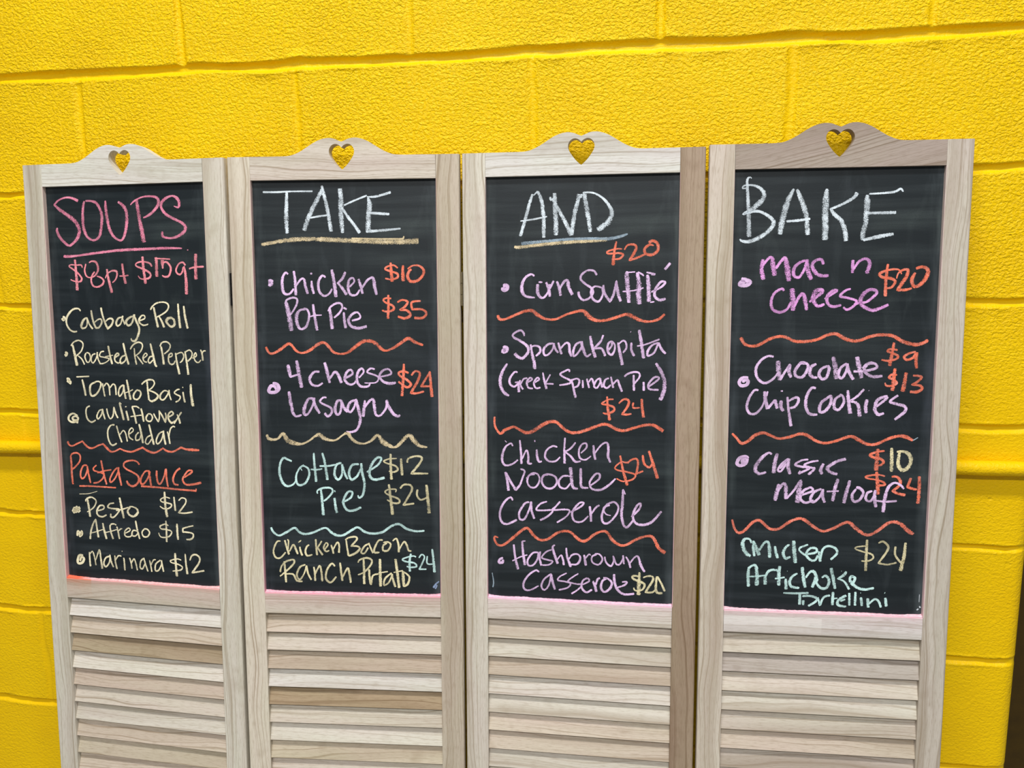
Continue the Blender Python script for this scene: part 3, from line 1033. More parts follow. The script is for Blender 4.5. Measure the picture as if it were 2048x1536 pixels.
2010,2145,28 2092,2059,28 2069,1996,28 2004,2035,41 1985,2160,41 2023,2270,41 2119,2278,32 2185,2192,32
2165,2012,38 2202,2130,44 2232,2263,38
2226,2161,28 2316,2036,35 2405,1990,35 2428,2052,53 2442,2162,53 2471,2279,38
904,2409,25 922,2362,29 1020,2323,32 1101,2346,32 1090,2441,32 1013,2568,29 971,2615,25
904,2393,57 940,2552,73 968,2710,83 986,2885,70
1242,2520,29 1144,2536,35 1084,2631,64 1096,2774,54 1150,2853,35 1249,2806,38 1303,2631,38 1274,2528,32 1210,2505,29
1374,2434,35 1393,2600,48 1434,2877,48
1303,2647,19 1401,2623,22 1522,2616,19
1629,2552,19 1680,2474,32 1778,2419,32 1858,2427,32 1873,2498,32 1822,2584,32 1731,2663,29
1655,2489,29 1676,2631,54 1694,2853,60
1903,2569,32 1908,2695,41 1929,2837,48
1897,2490,35 1953,2521,32
2037,2711,28 2158,2679,32 2183,2632,28 2128,2569,32 2031,2616,41 1980,2711,48 2026,2805,44 2154,2837,48 2292,2805,47
# 1 price orange 
2717,2342,28 2630,2334,28 2581,2365,28 2628,2412,31 2739,2460,38 2754,2522,38 2657,2561,32 2554,2538,25
2668,2279,31 2667,2475,41 2655,2679,44
2820,2405,28 2900,2366,31 2995,2397,38 2946,2476,38 2866,2530,35! 2977,2538,35 3039,2617,47 2943,2672,44 2824,2640,35
3218,2382,28 3075,2398,31 3058,2460,41 3073,2523,35! 3232,2523,35 3310,2586,38 3246,2664,38 3102,2664,41
# 1 wavy_line orange 
532,3157,42 581,3254,35 655,3269,35 780,3205,45 914,3109,48 979,3125,42 1058,3220,38 1154,3260,32 1286,3220,45 1435,3116,51 1550,3084,45 1629,3155,51 1708,3243,41 1821,3274,29 1951,3250,38 2083,3154,57 2214,3067,57 2327,3051,51 2439,3098,63 2533,3185,51 2613,3217,32 2742,3169,41 2888,3073,51 3001,3010,54 3112,3073,51 3247,3123,32
# 1 item lilac lilac chalk lines for four cheese lasagna
906,3461,45 929,3574,71 945,3670,32! 1111,3621,29
1060,3388,45 1095,3605,67 1136,3855,58
1455,3579,35 1357,3588,38 1280,3701,45 1318,3797,42 1416,3821,32 1507,3772,32
1549,3419,45 1586,3571,54 1629,3771,42
1631,3699,29 1716,3586,45 1772,3618,51 1833,3770,54
1875,3698,29 2023,3617,35 2001,3545,32 1927,3585,41 1891,3714,42 1970,3794,38 2052,3777,29 2078,3729,29
2135,3681,22 2219,3584,32 2188,3520,32 2121,3585,41 2102,3729,45 2165,3825,41 2294,3824,32 2328,3760,22
2413,3535,29 2341,3520,32 2283,3584,32 2412,3631,29 2475,3679,29 2425,3759,22 2231,3768,16
2492,3663,22 2686,3614,32 2655,3534,29 2558,3551,38 2492,3647,35 2555,3742,38 2667,3774,48 2772,3757,38
913,3921,42 932,4091,55 967,4285,55! 1022,4350,35 1122,4325,35
1336,4039,35 1245,4056,39 1175,4202,55 1172,4316,45 1238,4299,32 1324,4153,35 1353,4023,39
1328,4031,42 1373,4185,51 1443,4298,39
1565,4022,32 1508,4022,32 1449,4087,35 1505,4135,35 1634,4199,39 1649,4280,39 1581,4345,39 1525,4289,42
1825,4068,35 1752,4085,42 1707,4215,48 1738,4312,42 1796,4279,32 1824,4133,38
1817,4068,45 1855,4181,54 1927,4270,42
2062,4067,35 1979,4099,42 1928,4213,45 1975,4269,38 2043,4180,32 2078,4050,35
2070,4042,45 2115,4211,54 2143,4405,48 2083,4568,39 1967,4618,39 1894,4602,19
2232,4065,29 2213,4211,54 2194,4348,45
2221,4194,29 2305,4081,38 2371,4048,45 2393,4161,58 2414,4306,38 2495,4321,32 2595,4192,35 2605,4063,41
2605,4055,38 2643,4175,54 2722,4295,54 2794,4335,42 2835,4311,32
# 1 bullet lilac 
629,3777,29 711,3801,42 733,3881,48 657,3938,45 558,3923,42 594,3834,42 660,3833,39 691,3898,29
# 1 price orange 
2992,3597,35 2912,3565,35 2823,3589,35 2846,3645,35 2958,3708,41 3029,3788,41 2956,3836,35 2813,3741,32
2914,3438,32 2902,3661,44 2870,3989,48
3039,3636,29 3105,3564,32 3184,3596,38 3150,3723,41 3076,3852,41 3027,3932,41! 3115,3939,35 3252,3906,29
3361,3563,28 3295,3675,32 3205,3819,35! 3373,3818,25
3353,3571,35 3366,3754,44 3387,4001,54
# 1 wavy_line tan 
499,4673,45 522,4739,55 604,4762,42 696,4737,36 782,4654,49 861,4768,91 975,4816,78 1107,4831,32 1241,4772,29 1342,4697,35 1425,4672,81 1505,4728,64 1619,4760,35 1718,4751,29 1835,4668,26 1918,4635,55 1981,4723,55 2078,4796,42 2208,4811,29 2323,4761,42 2439,4670,55 2535,4783,90 2631,4839,71 2728,4870,32 2810,4820,54 2909,4714,58 2991,4664,58 3070,4753,83 3166,4841,51 3295,4864,26
# 1 item mint mint chalk lines for cottage pie
923,5137,29 850,5105,36 776,5081,36 714,5189,36 700,5355,42 753,5519,46 835,5576,39 936,5542,29 979,5483,23
1101,5300,16 1077,5250,19 1128,5217,26 1210,5265,32 1223,5380,36 1153,5514,36 1052,5557,39 995,5499,39 999,5367,32 1061,5251,29 1137,5200,26
1314,4984,29 1320,5148,36 1344,5494,42
1251,5273,23 1358,5280,29 1458,5262,23
1465,4982,32 1510,5179,42 1543,5458,45
1410,5213,29 1558,5211,32 1699,5185,23
1798,5151,32 1707,5193,36 1670,5358,42 1733,5447,39 1802,5356,32 1806,5175,32
1806,5175,36 1844,5322,42 1898,5437,32
2102,5171,35 1986,5189,39 1926,5321,42 1964,5444,42 2064,5385,36 2133,5253,32
2143,5154,35 2156,5318,42 2193,5515,42 2164,5697,39 2097,5764,32 2073,5715,23
2238,5309,29 2429,5183,35 2496,5068,35 2415,5061,39 2314,5201,42 2286,5366,45 2375,5438,45 2547,5403,39
1363,5701,26 1364,5643,26 1465,5600,32 1597,5598,32 1629,5664,36 1543,5773,32 1467,5832,26
1423,5617,36 1439,5808,42 1455,6082,49
1659,5771,36 1672,5903,42 1694,6036,46
1662,5638,23 1675,5668,23
1789,5852,29 1940,5766,36 1975,5667,32 1893,5668,36 1814,5835,39 1869,5975,42 1984,5989,42 2126,5929,36
# 1 price khaki 
2765,5065,19 2627,5075,22 2536,5117,26 2609,5157,26 2739,5196,29 2778,5261,32 2704,5303,26 2623,5287,23
2658,4985,32 2657,5181,42 2666,5434,45
2838,5064,35 2844,5211,42 2853,5358,45
2943,5136,32 2968,5062,29 3099,5020,32 3196,5043,35 3162,5141,38 3013,5323,35! 3143,5321,32 3305,5319,26
# 1 price khaki 
2730,5655,23 2739,5606,23 2617,5607,26 2551,5650,29 2615,5706,29 2777,5770,32 2793,5835,32 2694,5845,29 2581,5789,23
2618,5517,32 2639,5706,45 2674,6052,55
2813,5588,29 2880,5521,29 2994,5528,32 3017,5610,35 2924,5784,35 2866,5875,32! 3054,5847,29
3115,5600,32 3105,5699,32 3169,5780,29 3300,5728,26
3270,5516,42 3291,5745,48 3312,6016,58
# 1 wavy_line mint 
512,6316,36 564,6408,36 664,6456,33 792,6395,39 936,6317,33 1010,6383,39 1109,6423,36 1260,6394,36 1479,6307,29 1593,6388,46 1692,6436,39 1808,6426,36 1960,6331,42 2060,6287,33 2174,6360,39 2306,6391,36 2487,6363,39 2654,6251,42 2786,6216,39 2916,6296,42 3079,6335,32 3226,6324,29
# 1 item sand cream chalk lines for chicken bacon ranch potato
677,6557,23 609,6575,26 545,6729,30 575,6846,30 659,6861,30 763,6758,26
753,6539,30 783,6656,33 821,6799,36
807,6706,23 820,6554,23 796,6530,23
831,6740,23 902,6620,30 942,6687,36 980,6787,33
1018,6651,26 1032,6735,33 1060,6811,33
995,6576,20 1047,6536,20
1187,6614,26 1144,6649,29 1116,6734,33 1147,6809,33 1240,6790,26
1307,6511,29 1311,6645,33 1324,6797,36
1414,6542,26 1336,6662,26! 1424,6794,36
1460,6693,23 1521,6607,26 1488,6574,23 1444,6659,29 1484,6726,29 1543,6708,23
1579,6606,26 1602,6690,29 1617,6765,33
1610,6690,23 1688,6562,26 1720,6612,29 1714,6746,33
1831,6517,23 1890,6474,29 2006,6455,33 2039,6496,33 1953,6599,29 1928,6624,20! 2036,6622,29 2085,6663,33 2016,6740,36 1899,6793,33 1866,6768,23
1847,6517,26 1861,6651,29 1883,6785,33
2244,6576,23 2168,6619,29 2108,6729,33 2166,6745,26 2234,6643,26
2244,6559,29 2275,6642,29 2315,6742,26
2493,6504,26 2419,6514,29 2350,6641,33 2340,6725,33 2431,6723,29
2566,6553,26 2499,6604,33 2498,6688,33 2580,6686,29 2632,6585,29 2583,6536,26 2500,6546,20
2666,6517,23 2732,6474,29 2771,6599,32 2769,6716,36
2778,6665,23 2863,6530,29 2911,6579,29 2943,6678,32 2992,6686,26
668,7082,23 650,7116,26! 688,6996,26 775,6918,30 893,6890,33 908,6941,33 821,7044,30 648,7193,23
732,6919,30 744,7097,36 754,7301,33
750,7148,23 885,7153,30 949,7262,36 1050,7277,26
1109,6970,23 1007,7023,33 952,7160,33 1000,7244,30 1079,7140,23 1125,7004,26
1125,6987,30 1155,7138,33 1210,7247,30
1259,7009,26 1273,7119,30 1277,7263,33
1281,7135,23 1360,6990,30 1391,7082,33 1403,7268,36
1636,6992,29 1579,6943,29 1492,7063,33 1471,7216,33 1553,7282,33 1656,7177,26
1729,6923,29 1742,7074,36 1763,7251,33
1764,7192,23 1860,7021,33 1891,7121,36 1912,7281,36
2046,6916,23 2080,6864,26 2197,6828,33 2287,6860,33 2277,6944,29 2158,7081,26 2041,7135,20
2147,6846,29 2151,7048,39 2150,7301,43
2242,7029,33 2248,7181,36 2270,7298,33 2306,7145,29 2407,7109,23
2437,6840,39 2437,7075,46 2439,7336,46
2407,7093,23 2573,7063,20
2639,7087,26 2521,7191,33 2502,7309,29 2586,7257,26 2655,7104,26
2639,7104,33 2669,7238,36 2701,7338,36
2709,6834,42 2738,7068,46 2766,7354,46
2672,7078,20 2838,7041,23
2838,7049,39 2843,7200,49 2850,7318,39! 2916,7283,36 2951,7164,33 2903,7098,29 2854,7065,23
# 1 price mint 
3072,6793,23 3007,6777,23 2841,6831,26 2874,6872,29 3038,6902,29 3078,6960,29 2987,6979,26 2905,6964,23
2983,6736,32 2956,6879,36 2961,7055,39
3121,6808,23 3171,6749,26 3220,6789,26 3169,6924,29 3127,7009,29! 3250,7006,23
3269,6772,26 3268,6905,26 3382,6911,23
3356,6645,32 3375,6836,39 3393,7061,45
# 1 smudge blue 
3469,7219,23 3411,7271,29 3369,7339,36
3435,7287,23 3401,7355,26
# 2 heading white white chalk heading AND
1155,662,31 1101,826,49 1032,1081,52 954,1337,49
1171,685,15 1240,619,27
1240,619,34 1301,770,58 1335,1040,61 1341,1365,55
954,1092,15 1163,1068,28 1394,1026,21
1515,654,61 1524,894,73 1540,1119,73 1536,1329,70
1447,713,37 1454,765,30 1485,758,37 1592,940,58 1685,1106,58 1792,1333,64
1792,1333,58 1814,1168,64 1851,944,67 1896,781,61 1910,677,67
1933,737,42 1956,678,36
1993,642,54 2017,798,70 2064,1052,70 2103,1284,52
2008,652,24 2151,667,27 2287,744,33 2393,865,48 2440,984,69 2396,1117,79 2291,1205,85 2209,1249,67
# 2 underline tan 
853,1506,37 930,1516,52 1194,1484,58 1656,1444,61 2036,1426,58 2376,1403,67
# 2 underline steel 
969,1459,62 1348,1425,43 1808,1393,43 2187,1390,39 2414,1393,51 2593,1358,42 2698,1322,24
# 2 price orange 
2611,1560,21 2521,1559,24 2386,1595,27 2386,1633,27 2567,1627,30 2627,1657,36 2568,1717,30 2447,1723,21
2519,1439,27 2484,1626,36 2471,1821,52
2648,1575,24 2700,1501,27 2804,1495,36 2835,1555,42 2777,1674,42 2733,1741,36! 2852,1704,33 2985,1646,30
3117,1513,21 3043,1498,36 2969,1571,42 3000,1646,39 3104,1655,45 3185,1574,45 3161,1469,45 3086,1439,45 3035,1468,42
# 2 bullet lilac 
663,2145,53 726,2145,53 726,2192,53 671,2207,53 655,2168,47
# 2 item lilac lilac chalk lines for corn souffle
1187,1987,31 1132,1956,31 1039,2009,37 984,2116,49 984,2239,56 1046,2316,40 1195,2339,22
1241,2117,43 1241,2255,52 1288,2332,40 1350,2332,34 1427,2225,31 1442,2118,37
1319,2087,22 1257,2086,28
1381,2087,37 1427,2209,46 1443,2324,40
1443,2194,28 1504,2065,34
1558,2073,31 1597,2180,46 1621,2310,43
1605,2195,28 1681,2073,37 1735,2066,40 1751,2165,52 1813,2295,49
2208,1978,34 2161,1909,30 2055,1901,31 1964,1968,34 1949,2044,34 2026,2120,34 2118,2182,37 2149,2258,37 2089,2349,31 1990,2379,34 1928,2318,40 1912,2242,43
2300,2182,27 2179,2159,27 2118,2242,37 2150,2364,37 2242,2402,34 2309,2288,31 2293,2167,27
2315,2137,30 2339,2273,40 2424,2403,40! 2483,2289,37 2526,2077,30! 2551,2259,49 2598,2403,40
2705,1920,39 2691,1988,73 2708,2184,73 2734,2426,55
2720,1936,21 2825,1929,21
2626,2244,24 2799,2229,21 2963,2185,21
2855,1936,36 2887,2109,76 2882,2290,82 2907,2449,67
2870,1929,21 2945,1975,27 2961,1997,21
3020,1975,42 3041,2155,67 3049,2411,64
3005,1937,24 3139,1968,30 3080,1975,21
3071,2419,21 3138,2408,21
3084,2253,24 3246,2171,33 3304,2096,33 3230,2096,33 3150,2216,42 3145,2321,45 3220,2381,42 3316,2359,36
3294,1895,39 3381,1791,39
# 2 wavy_line orange 
574,2625,44 598,2687,50 693,2695,34 866,2625,40 1023,2563,47 1148,2555,53 1242,2624,59 1366,2686,37 1537,2693,34 1737,2608,37 1968,2555,46 2060,2623,80 2168,2700,61 2321,2715,40 2503,2669,43 2684,2615,49 2789,2646,67 2911,2706,49 3061,2729,33 3210,2690,39 3306,2607,33
# 2 bullet lilac 
659,3176,53 715,3168,53 715,3215,56 659,3231,53 699,3191,47
# 2 item lilac lilac chalk lines for spanakopita greek spinach pie
1022,2971,37 999,2909,31 944,2878,31 834,2941,31 842,2995,34 944,3049,41 1069,3142,47 1085,3235,44 1022,3314,44 975,3346,47 896,3307,53 857,3261,53
1124,3110,31 1148,3266,41 1179,3391,50 1195,3524,59
1124,3157,22 1195,3133,28 1273,3156,34 1281,3234,37 1211,3305,28
1507,3093,28 1414,3109,34 1344,3187,37 1352,3280,34 1414,3280,31 1492,3186,31 1515,3085,34
1507,3093,31 1538,3185,34 1585,3247,31
1585,3077,28 1608,3169,37 1640,3270,40
1616,3185,25 1709,3084,28 1763,3106,37 1771,3215,43 1803,3307,37
1971,3059,28 1879,3106,34 1833,3214,37 1841,3299,34 1911,3245,31 1972,3136,31 1971,3051,37
1963,3059,43 1995,3182,49 2050,3298,40 2126,3258,22
2109,2966,37 2141,3135,46 2196,3320,52
2323,2949,28 2278,3057,34 2172,3173,31! 2279,3165,34 2325,3211,37 2357,3295,40
2402,3210,22 2462,3117,31 2453,3056,28 2400,3103,34 2402,3225,37 2463,3271,37 2508,3194,28 2507,3102,25 2461,3048,25
2560,3071,28 2592,3224,43 2640,3439,58
2568,3101,21 2643,3040,28 2689,3070,31 2698,3162,31 2646,3239,28
2780,3070,31 2781,3192,37 2828,3291,37
2762,2894,24 2770,2899,24
2901,2863,40 2938,3069,49 2980,3328,49
2871,3127,21 3007,3099,24 3230,3014,27
3216,3067,27 3112,3113,30 3046,3205,37 3047,3282,31 3144,3235,30 3216,3067,27
3216,3067,33 3263,3173,40 3332,3249,33
730,3434,28 642,3585,47 609,3727,53 633,3853,54 688,3932,50 760,3975,28
904,3582,28 856,3574,28 777,3678,35 776,3772,35 848,3819,31 919,3755,28 864,3748,19 935,3739,22
919,3747,34 927,3912,47
943,3707,25 959,3802,28 998,3864,31
951,3786,22 1006,3691,25 1069,3674,25
1061,3753,22 1148,3697,28 1117,3666,25 1061,3737,31 1085,3831,31 1164,3846,25
1180,3751,22 1266,3695,28 1235,3664,25 1180,3751,31 1211,3837,28 1290,3828,25
1329,3577,22 1352,3702,34 1392,3851,41
1454,3607,22 1368,3765,22! 1431,3764,25 1509,3766,25
1773,3564,28 1757,3525,28 1664,3565,31 1618,3605,31 1680,3651,31 1774,3697,34 1789,3743,31 1712,3768,28 1603,3785,28
1805,3681,28 1837,3821,34 1876,3992,44
1813,3696,22 1898,3672,28 1937,3710,31 1914,3788,31 1852,3821,25
1991,3694,25 1995,3826,31
2060,3670,25 2076,3740,28 2100,3825,31
2084,3739,22 2137,3669,28 2169,3738,31 2185,3816,28
2283,3659,25 2222,3691,28 2177,3785,31 2223,3823,28 2276,3737,25 2283,3659,25
2276,3675,34 2315,3814,37
2421,3658,25 2360,3689,31 2338,3783,34 2392,3821,28 2453,3766,25
2452,3634,25 2476,3734,31 2492,3819,31
2484,3765,22 2559,3687,28 2591,3764,34 2638,3879,37
2673,3631,28 2726,3584,28 2832,3552,31 2908,3567,28 2916,3636,28 2834,3745,25
2822,3599,31 2827,3745,37 2830,3861,37
2985,3712,31 2990,3859,37
3047,3804,25 3211,3679,31 3225,3632,27 3150,3641,31 3069,3742,31 3078,3827,31 3229,3840,31
3177,3403,37 3254,3525,52 3316,3677,58 3319,3831,61 3290,3924,64 3254,4009,55
# 2 price orange 
2501,4006,22 2410,4015,25 2310,4079,28 2395,4101,31 2503,4138,37 2504,4200,34 2396,4249,28 2327,4235,22
2394,3961,28 2408,4155,37 2441,4358,50
2587,4074,25 2670,4003,31 2746,4025,37 2732,4118,37 2642,4252,31! 2719,4256,31 2795,4242,25
2823,4055,28 2824,4140,31 2931,4138,22
2959,3991,37 2969,4145,43 2994,4300,49
# 2 wavy_line orange 
511,4333,32 518,4492,32 606,4619,38 686,4561,51 830,4502,41 910,4532,38 1037,4593,54 1164,4566,57 1322,4460,60 1448,4402,53 1558,4407,47 1668,4500,47 1778,4569,47 1903,4574,47 2074,4523,50 2259,4448,47 2398,4429,47 2553,4504,50 2676,4525,46 2844,4475,43 3026,4424,40 3163,4429,49 3316,4519,61
# 2 item lilac lilac chalk lines for chicken noodle casserole
686,4737,13 717,4768,16
821,4830,25 790,4783,25 701,4841,32 645,4971,38 644,5100,38 700,5163,32 813,5136,29 909,5061,22
941,4723,25 960,4931,35 970,5131,41
981,5043,22 1053,4896,28 1085,4992,35 1085,5112,41 1148,5118,25
1228,4876,28 1236,5004,38 1267,5083,35 1315,5074,25
1193,4717,22 1196,4749,25
1575,4827,25 1496,4813,28 1394,4888,31 1370,5000,35 1434,5070,31 1544,5067,28 1623,4993,22
1703,4665,25 1693,4864,34 1699,5103,41
1881,4740,25 1795,4846,31 1701,4904,25! 1796,4973,34 1875,5066,38 1969,5056,22
1968,4921,19 2061,4823,28 2052,4752,28 1982,4778,28 1936,4874,28 1953,5000,31 2046,5030,25 2139,4964,22
2177,4781,31 2186,4899,41 2210,5025,34
2201,4915,22 2309,4770,28 2401,4736,31 2425,4846,37 2419,4956,44 2459,5066,31
692,5277,35 723,5421,41 747,5599,48
708,5292,29 780,5436,35 868,5579,45! 940,5495,32 988,5365,29 1021,5251,29 949,5217,25
1196,5302,25 1100,5321,29 1068,5427,29 1116,5522,29 1212,5519,29 1276,5404,28 1244,5300,25 1148,5287,28 1052,5379,22
1419,5303,28 1339,5322,32 1316,5435,32 1387,5529,32 1498,5526,32 1569,5427,32 1529,5324,32 1387,5296,28 1315,5371,22
1798,5316,25 1672,5320,28 1601,5410,35 1625,5506,32 1720,5527,28 1798,5436,25
1797,5164,53 1813,5339,53 1838,5499,47 1924,5528,28
1969,5175,41 1970,5351,44 1987,5494,41 2097,5506,25
2120,5474,22 2267,5357,31 2282,5269,31 2212,5271,31 2120,5410,31 2159,5520,31 2300,5532,38 2439,5447,38 2547,5333,25
819,5767,29 779,5712,29 674,5797,35 600,5963,38 616,6126,38 713,6180,35 891,6099,35
1100,5782,29 1020,5817,32 932,5967,35 939,6081,35 1020,6078,32 1100,5912,29 1140,5772,35
1132,5773,41 1140,5927,38 1188,6071,32
1404,5763,25 1292,5807,29 1220,5907,29 1324,5920,29 1499,5913,29 1420,6014,32 1285,6092,32
1499,5913,22 1626,5755,28
1626,5755,28 1547,5847,25 1499,5905,25 1721,5889,28 1785,5919,25 1722,6018,28 1572,6121,29
1801,5935,25 1973,5832,32 2020,5766,31 1942,5776,31 1832,5933,35 1865,6078,32 1991,6089,28 2100,5988,25
2123,5818,35 2139,5954,38 2148,6083,38
2147,5954,25 2225,5839,31 2287,5796,28
2458,5790,25 2381,5817,28 2350,5866,25 2397,5945,22 2476,5966,16
2504,5732,28 2396,5800,31 2327,5963,35 2352,6091,35 2446,6087,31 2569,5938,31 2598,5809,31 2520,5732,31 2396,5784,25
2712,5598,22 2672,5519,28! 2667,5759,44 2654,5951,44 2695,6126,41 2757,6147,38 2864,6007,28
2817,5977,25 2939,5845,34 2968,5748,34 2907,5782,34 2840,5944,37 2880,6070,38 3004,6105,41 3157,6044,41 3308,5863,31
# 2 price orange 
2820,5009,16 2729,5058,25 2636,5053,25 2537,5143,25 2576,5189,25 2730,5216,28 2869,5260,28 2824,5340,28 2671,5377,25 2562,5332,22
2619,4943,28 2668,5186,37 2741,5446,50
2744,5074,22 2789,5017,25 2881,4991,31 2913,5053,34 2899,5180,34 2885,5243,31! 2999,5193,25
2987,4925,34 3012,5066,37 3097,5127,34 3157,5046,28
3086,4852,34 3157,5062,43 3237,5312,56
# 2 wavy_line orange 
566,6424,22 509,6410,32 501,6460,35 557,6548,39 663,6543,39 842,6396,48 1004,6258,45 1084,6247,41 1181,6365,51 1293,6434,41 1421,6413,38 1580,6300,41 1723,6262,38 1818,6290,47 1946,6399,51 2056,6418,44 2197,6307,41 2322,6245,35 2416,6258,44 2511,6391,53 2637,6466,41 2746,6453,38 2900,6358,41 3069,6295,34 3177,6315,50 3272,6487,59 3381,6570,56
# 2 bullet lilac 
646,6773,23 589,6808,29 580,6859,35 638,6856,35 646,6806,29
# 2 item lilac lilac chalk lines for hashbrown casserole
834,6533,29 857,6746,35 906,6967,45
979,6469,29 995,6674,38 1027,6887,45
1036,6462,22 979,6469,22
809,6823,22 938,6751,22 1068,6704,22
1261,6654,26 1165,6667,29 1076,6786,32 1084,6885,29 1165,6881,29 1237,6779,29 1261,6654,29
1293,6636,32 1277,6744,35 1310,6882,35
1485,6595,22 1389,6640,26 1317,6742,26 1422,6778,29 1502,6799,26 1438,6860,26 1326,6873,22
1541,6511,22 1501,6553,32 1534,6683,38 1590,6836,45
1582,6763,22 1645,6686,25 1677,6758,32 1694,6856,38
1732,6552,25 1749,6706,35 1813,6883,45
1789,6835,22 1916,6829,32 1971,6728,32 1931,6657,29 1836,6669,29 1773,6754,25
2034,6660,29 2051,6757,38 2067,6846,41
2058,6724,22 2113,6649,25 2145,6664,22
2247,6643,25 2169,6687,28 2177,6784,28 2280,6820,28 2342,6728,28 2294,6641,25 2215,6636,22
2381,6677,25 2405,6774,28 2484,6835,32 2531,6751,25 2522,6663,25! 2578,6798,28 2640,6787,28 2701,6663,28
2686,6639,28 2703,6792,28
2733,6661,22 2780,6740,28 2813,6852,35
2804,6771,22 2873,6671,28 2935,6652,31 2983,6795,41 3047,6913,35
1269,7000,29 1213,6969,29 1084,7066,32 1003,7203,35 1019,7310,32 1116,7322,29 1262,7240,22
1470,7023,26 1358,7119,29 1310,7237,32 1359,7309,29 1439,7214,26 1478,7014,29
1479,7031,35 1503,7161,38 1543,7291,38
1742,6993,22 1631,7056,26 1591,7124,26 1711,7143,26 1807,7171,29 1759,7247,26 1608,7296,26
1941,6992,22 1838,7062,25 1767,7140,26 1903,7174,25 1998,7186,25 1935,7271,25 1824,7351,26
2006,7185,22 2124,7114,29 2092,7066,29 2014,7119,29 1998,7235,35 2078,7313,35 2173,7259,32
2188,7110,38 2220,7191,44 2245,7296,44
2236,7174,29 2266,7074,35 2306,7055,32
2424,7050,28 2346,7103,35 2323,7218,38 2379,7289,35 2473,7227,38 2503,7127,35 2440,7057,32 2361,7045,28
2541,6971,35 2550,7109,44 2599,7237,41 2709,7313,38 2881,7296,32
2598,7204,22 2723,7149,32 2753,7098,25 2675,7102,25
# 2 price sand 
2970,7006,22 2908,6985,28 2846,6996,31 2870,7044,35 3018,7101,38 3050,7148,35 3005,7224,28 2896,7238,22 2872,7190,22
2961,6918,28 2956,7121,60 2951,7316,63
3025,7012,22 3079,6985,25 3172,6980,31 3188,7044,38 3113,7178,35 3067,7261,31! 3176,7256,31 3237,7204,22
3249,6976,28 3236,7139,41 3253,7252,44 3346,7263,31
3257,6976,28 3328,7102,31 3384,7229,35
# 2 smudge steel 
457,7047,16 481,7213,19 467,7305,23
# 3 heading white white chalk heading BAKE
652,517,13 644,496,16 606,505,29 589,570,38 605,773,44 623,1007,60 632,1196,64 643,1416,70
579,663,19 525,662,22 547,624,22 671,618,29 780,659,44 852,746,63 831,839,73 741,931,73 650,1000,60 543,1061,32! 728,1017,38 868,1058,44 995,1153,54 1005,1232,60 923,1340,60 771,1441,57 633,1487,51 539,1478,38 499,1446,22
1302,683,25 1238,814,73 1182,984,86 1135,1202,89 1110,1382,64
1348,692,35 1415,848,73 1491,1066,73 1533,1394,70
1203,1179,32 1364,1171,38 1562,1145,32
1797,692,35 1787,838,91 1784,1055,95 1792,1273,92 1795,1475,82
2244,754,63 2209,822,47 2055,920,38 1861,1002,31! 1925,1088,57 2027,1182,60 2085,1323,69 2110,1494,73
2399,794,44 2400,894,91 2399,1064,78 2384,1249,75 2353,1403,72 2364,1481,57
2425,780,19 2619,772,31 2797,755,34 2884,711,31 2923,757,19
2377,1071,38 2602,1070,38 2833,1067,44
2364,1481,38 2528,1444,53 2677,1415,56 2811,1393,38
# 3 bullet lilac 
539,2081,55 602,2089,58 681,2122,45 620,2169,45 518,2161,45 556,2113,48 603,2129,39
# 3 item orchid pink lilac chalk lines for mac n cheese
866,1765,42 847,1924,61 883,2083,67
854,1876,38 951,1750,38 1005,1751,57 1024,1877,73 1052,2020,64
1064,1909,38 1153,1783,41 1206,1752,54 1243,1926,89 1272,2108,70
1508,1786,35 1417,1825,41 1343,1911,51 1346,2022,48 1424,2046,41 1497,1928,35 1531,1786,35
1530,1770,51 1551,1928,73 1610,2086,54
1786,1851,41 1745,1772,41 1646,1803,44 1618,1881,54 1684,1992,54 1761,2024,48 1869,2024,41
2225,1784,44 2225,1987,44
2238,1932,32 2317,1808,35 2421,1769,41 2477,1840,57 2438,1996,60
1199,2259,35 1167,2227,35 1060,2290,38 1010,2418,42 1037,2546,45 1147,2594,45 1255,2546,35 1313,2434,32
1322,2220,77 1340,2402,80 1349,2570,64
1362,2514,32 1434,2355,42 1495,2307,48 1529,2419,64 1557,2562,45
1592,2435,29 1771,2292,54 1769,2245,54 1678,2276,73 1652,2387,70 1717,2498,45 1824,2467,35
1821,2387,25 2000,2261,41 1939,2261,38 1865,2340,48 1869,2451,45 1948,2506,41 2077,2483,32
2212,2231,29 2137,2254,32 2056,2340,41 2172,2372,35 2304,2420,38 2254,2507,38 2164,2554,38 2109,2515,32
2335,2444,54 2449,2436,32 2580,2326,41 2593,2263,44 2486,2247,44 2384,2341,63 2374,2467,57 2530,2562,51 2665,2531,44 2783,2476,38
2290,2467,41 2335,2452,41
# 3 price orange 
2958,2007,19 2902,1936,25 2760,1943,31 2634,1997,41 2674,2052,41 2811,2076,44 2866,2123,44 2817,2209,35 2727,2225,25
2748,1850,31 2729,2091,44 2730,2350,47
2886,2077,19 2905,1999,22 2970,1945,31 3045,1945,47 3034,2031,53 2965,2155,53 2909,2249,44! 3014,2249,41 3118,2226,31
3159,1985,31 3112,2093,53 3146,2195,47 3235,2172,53 3319,2063,56 3344,1955,56 3267,1900,44 3163,1922,38
# 3 wavy_line orange 
555,2994,52 613,3091,45 709,3131,39 834,3114,48 989,3025,45 1128,2979,42 1253,2989,45 1380,3048,45 1551,3055,48 1736,3022,42 1888,2950,45 2010,2933,48 2104,2981,57 2229,3036,48 2367,3036,45 2517,2980,45 2668,2947,44 2866,2963,48 3021,3049,57 3204,3096,54 3323,3072,51 3396,3024,44
# 3 bullet lilac 
691,3636,33 596,3645,39 551,3710,42 584,3767,39 671,3750,39 685,3685,39 629,3677,39 614,3718,33
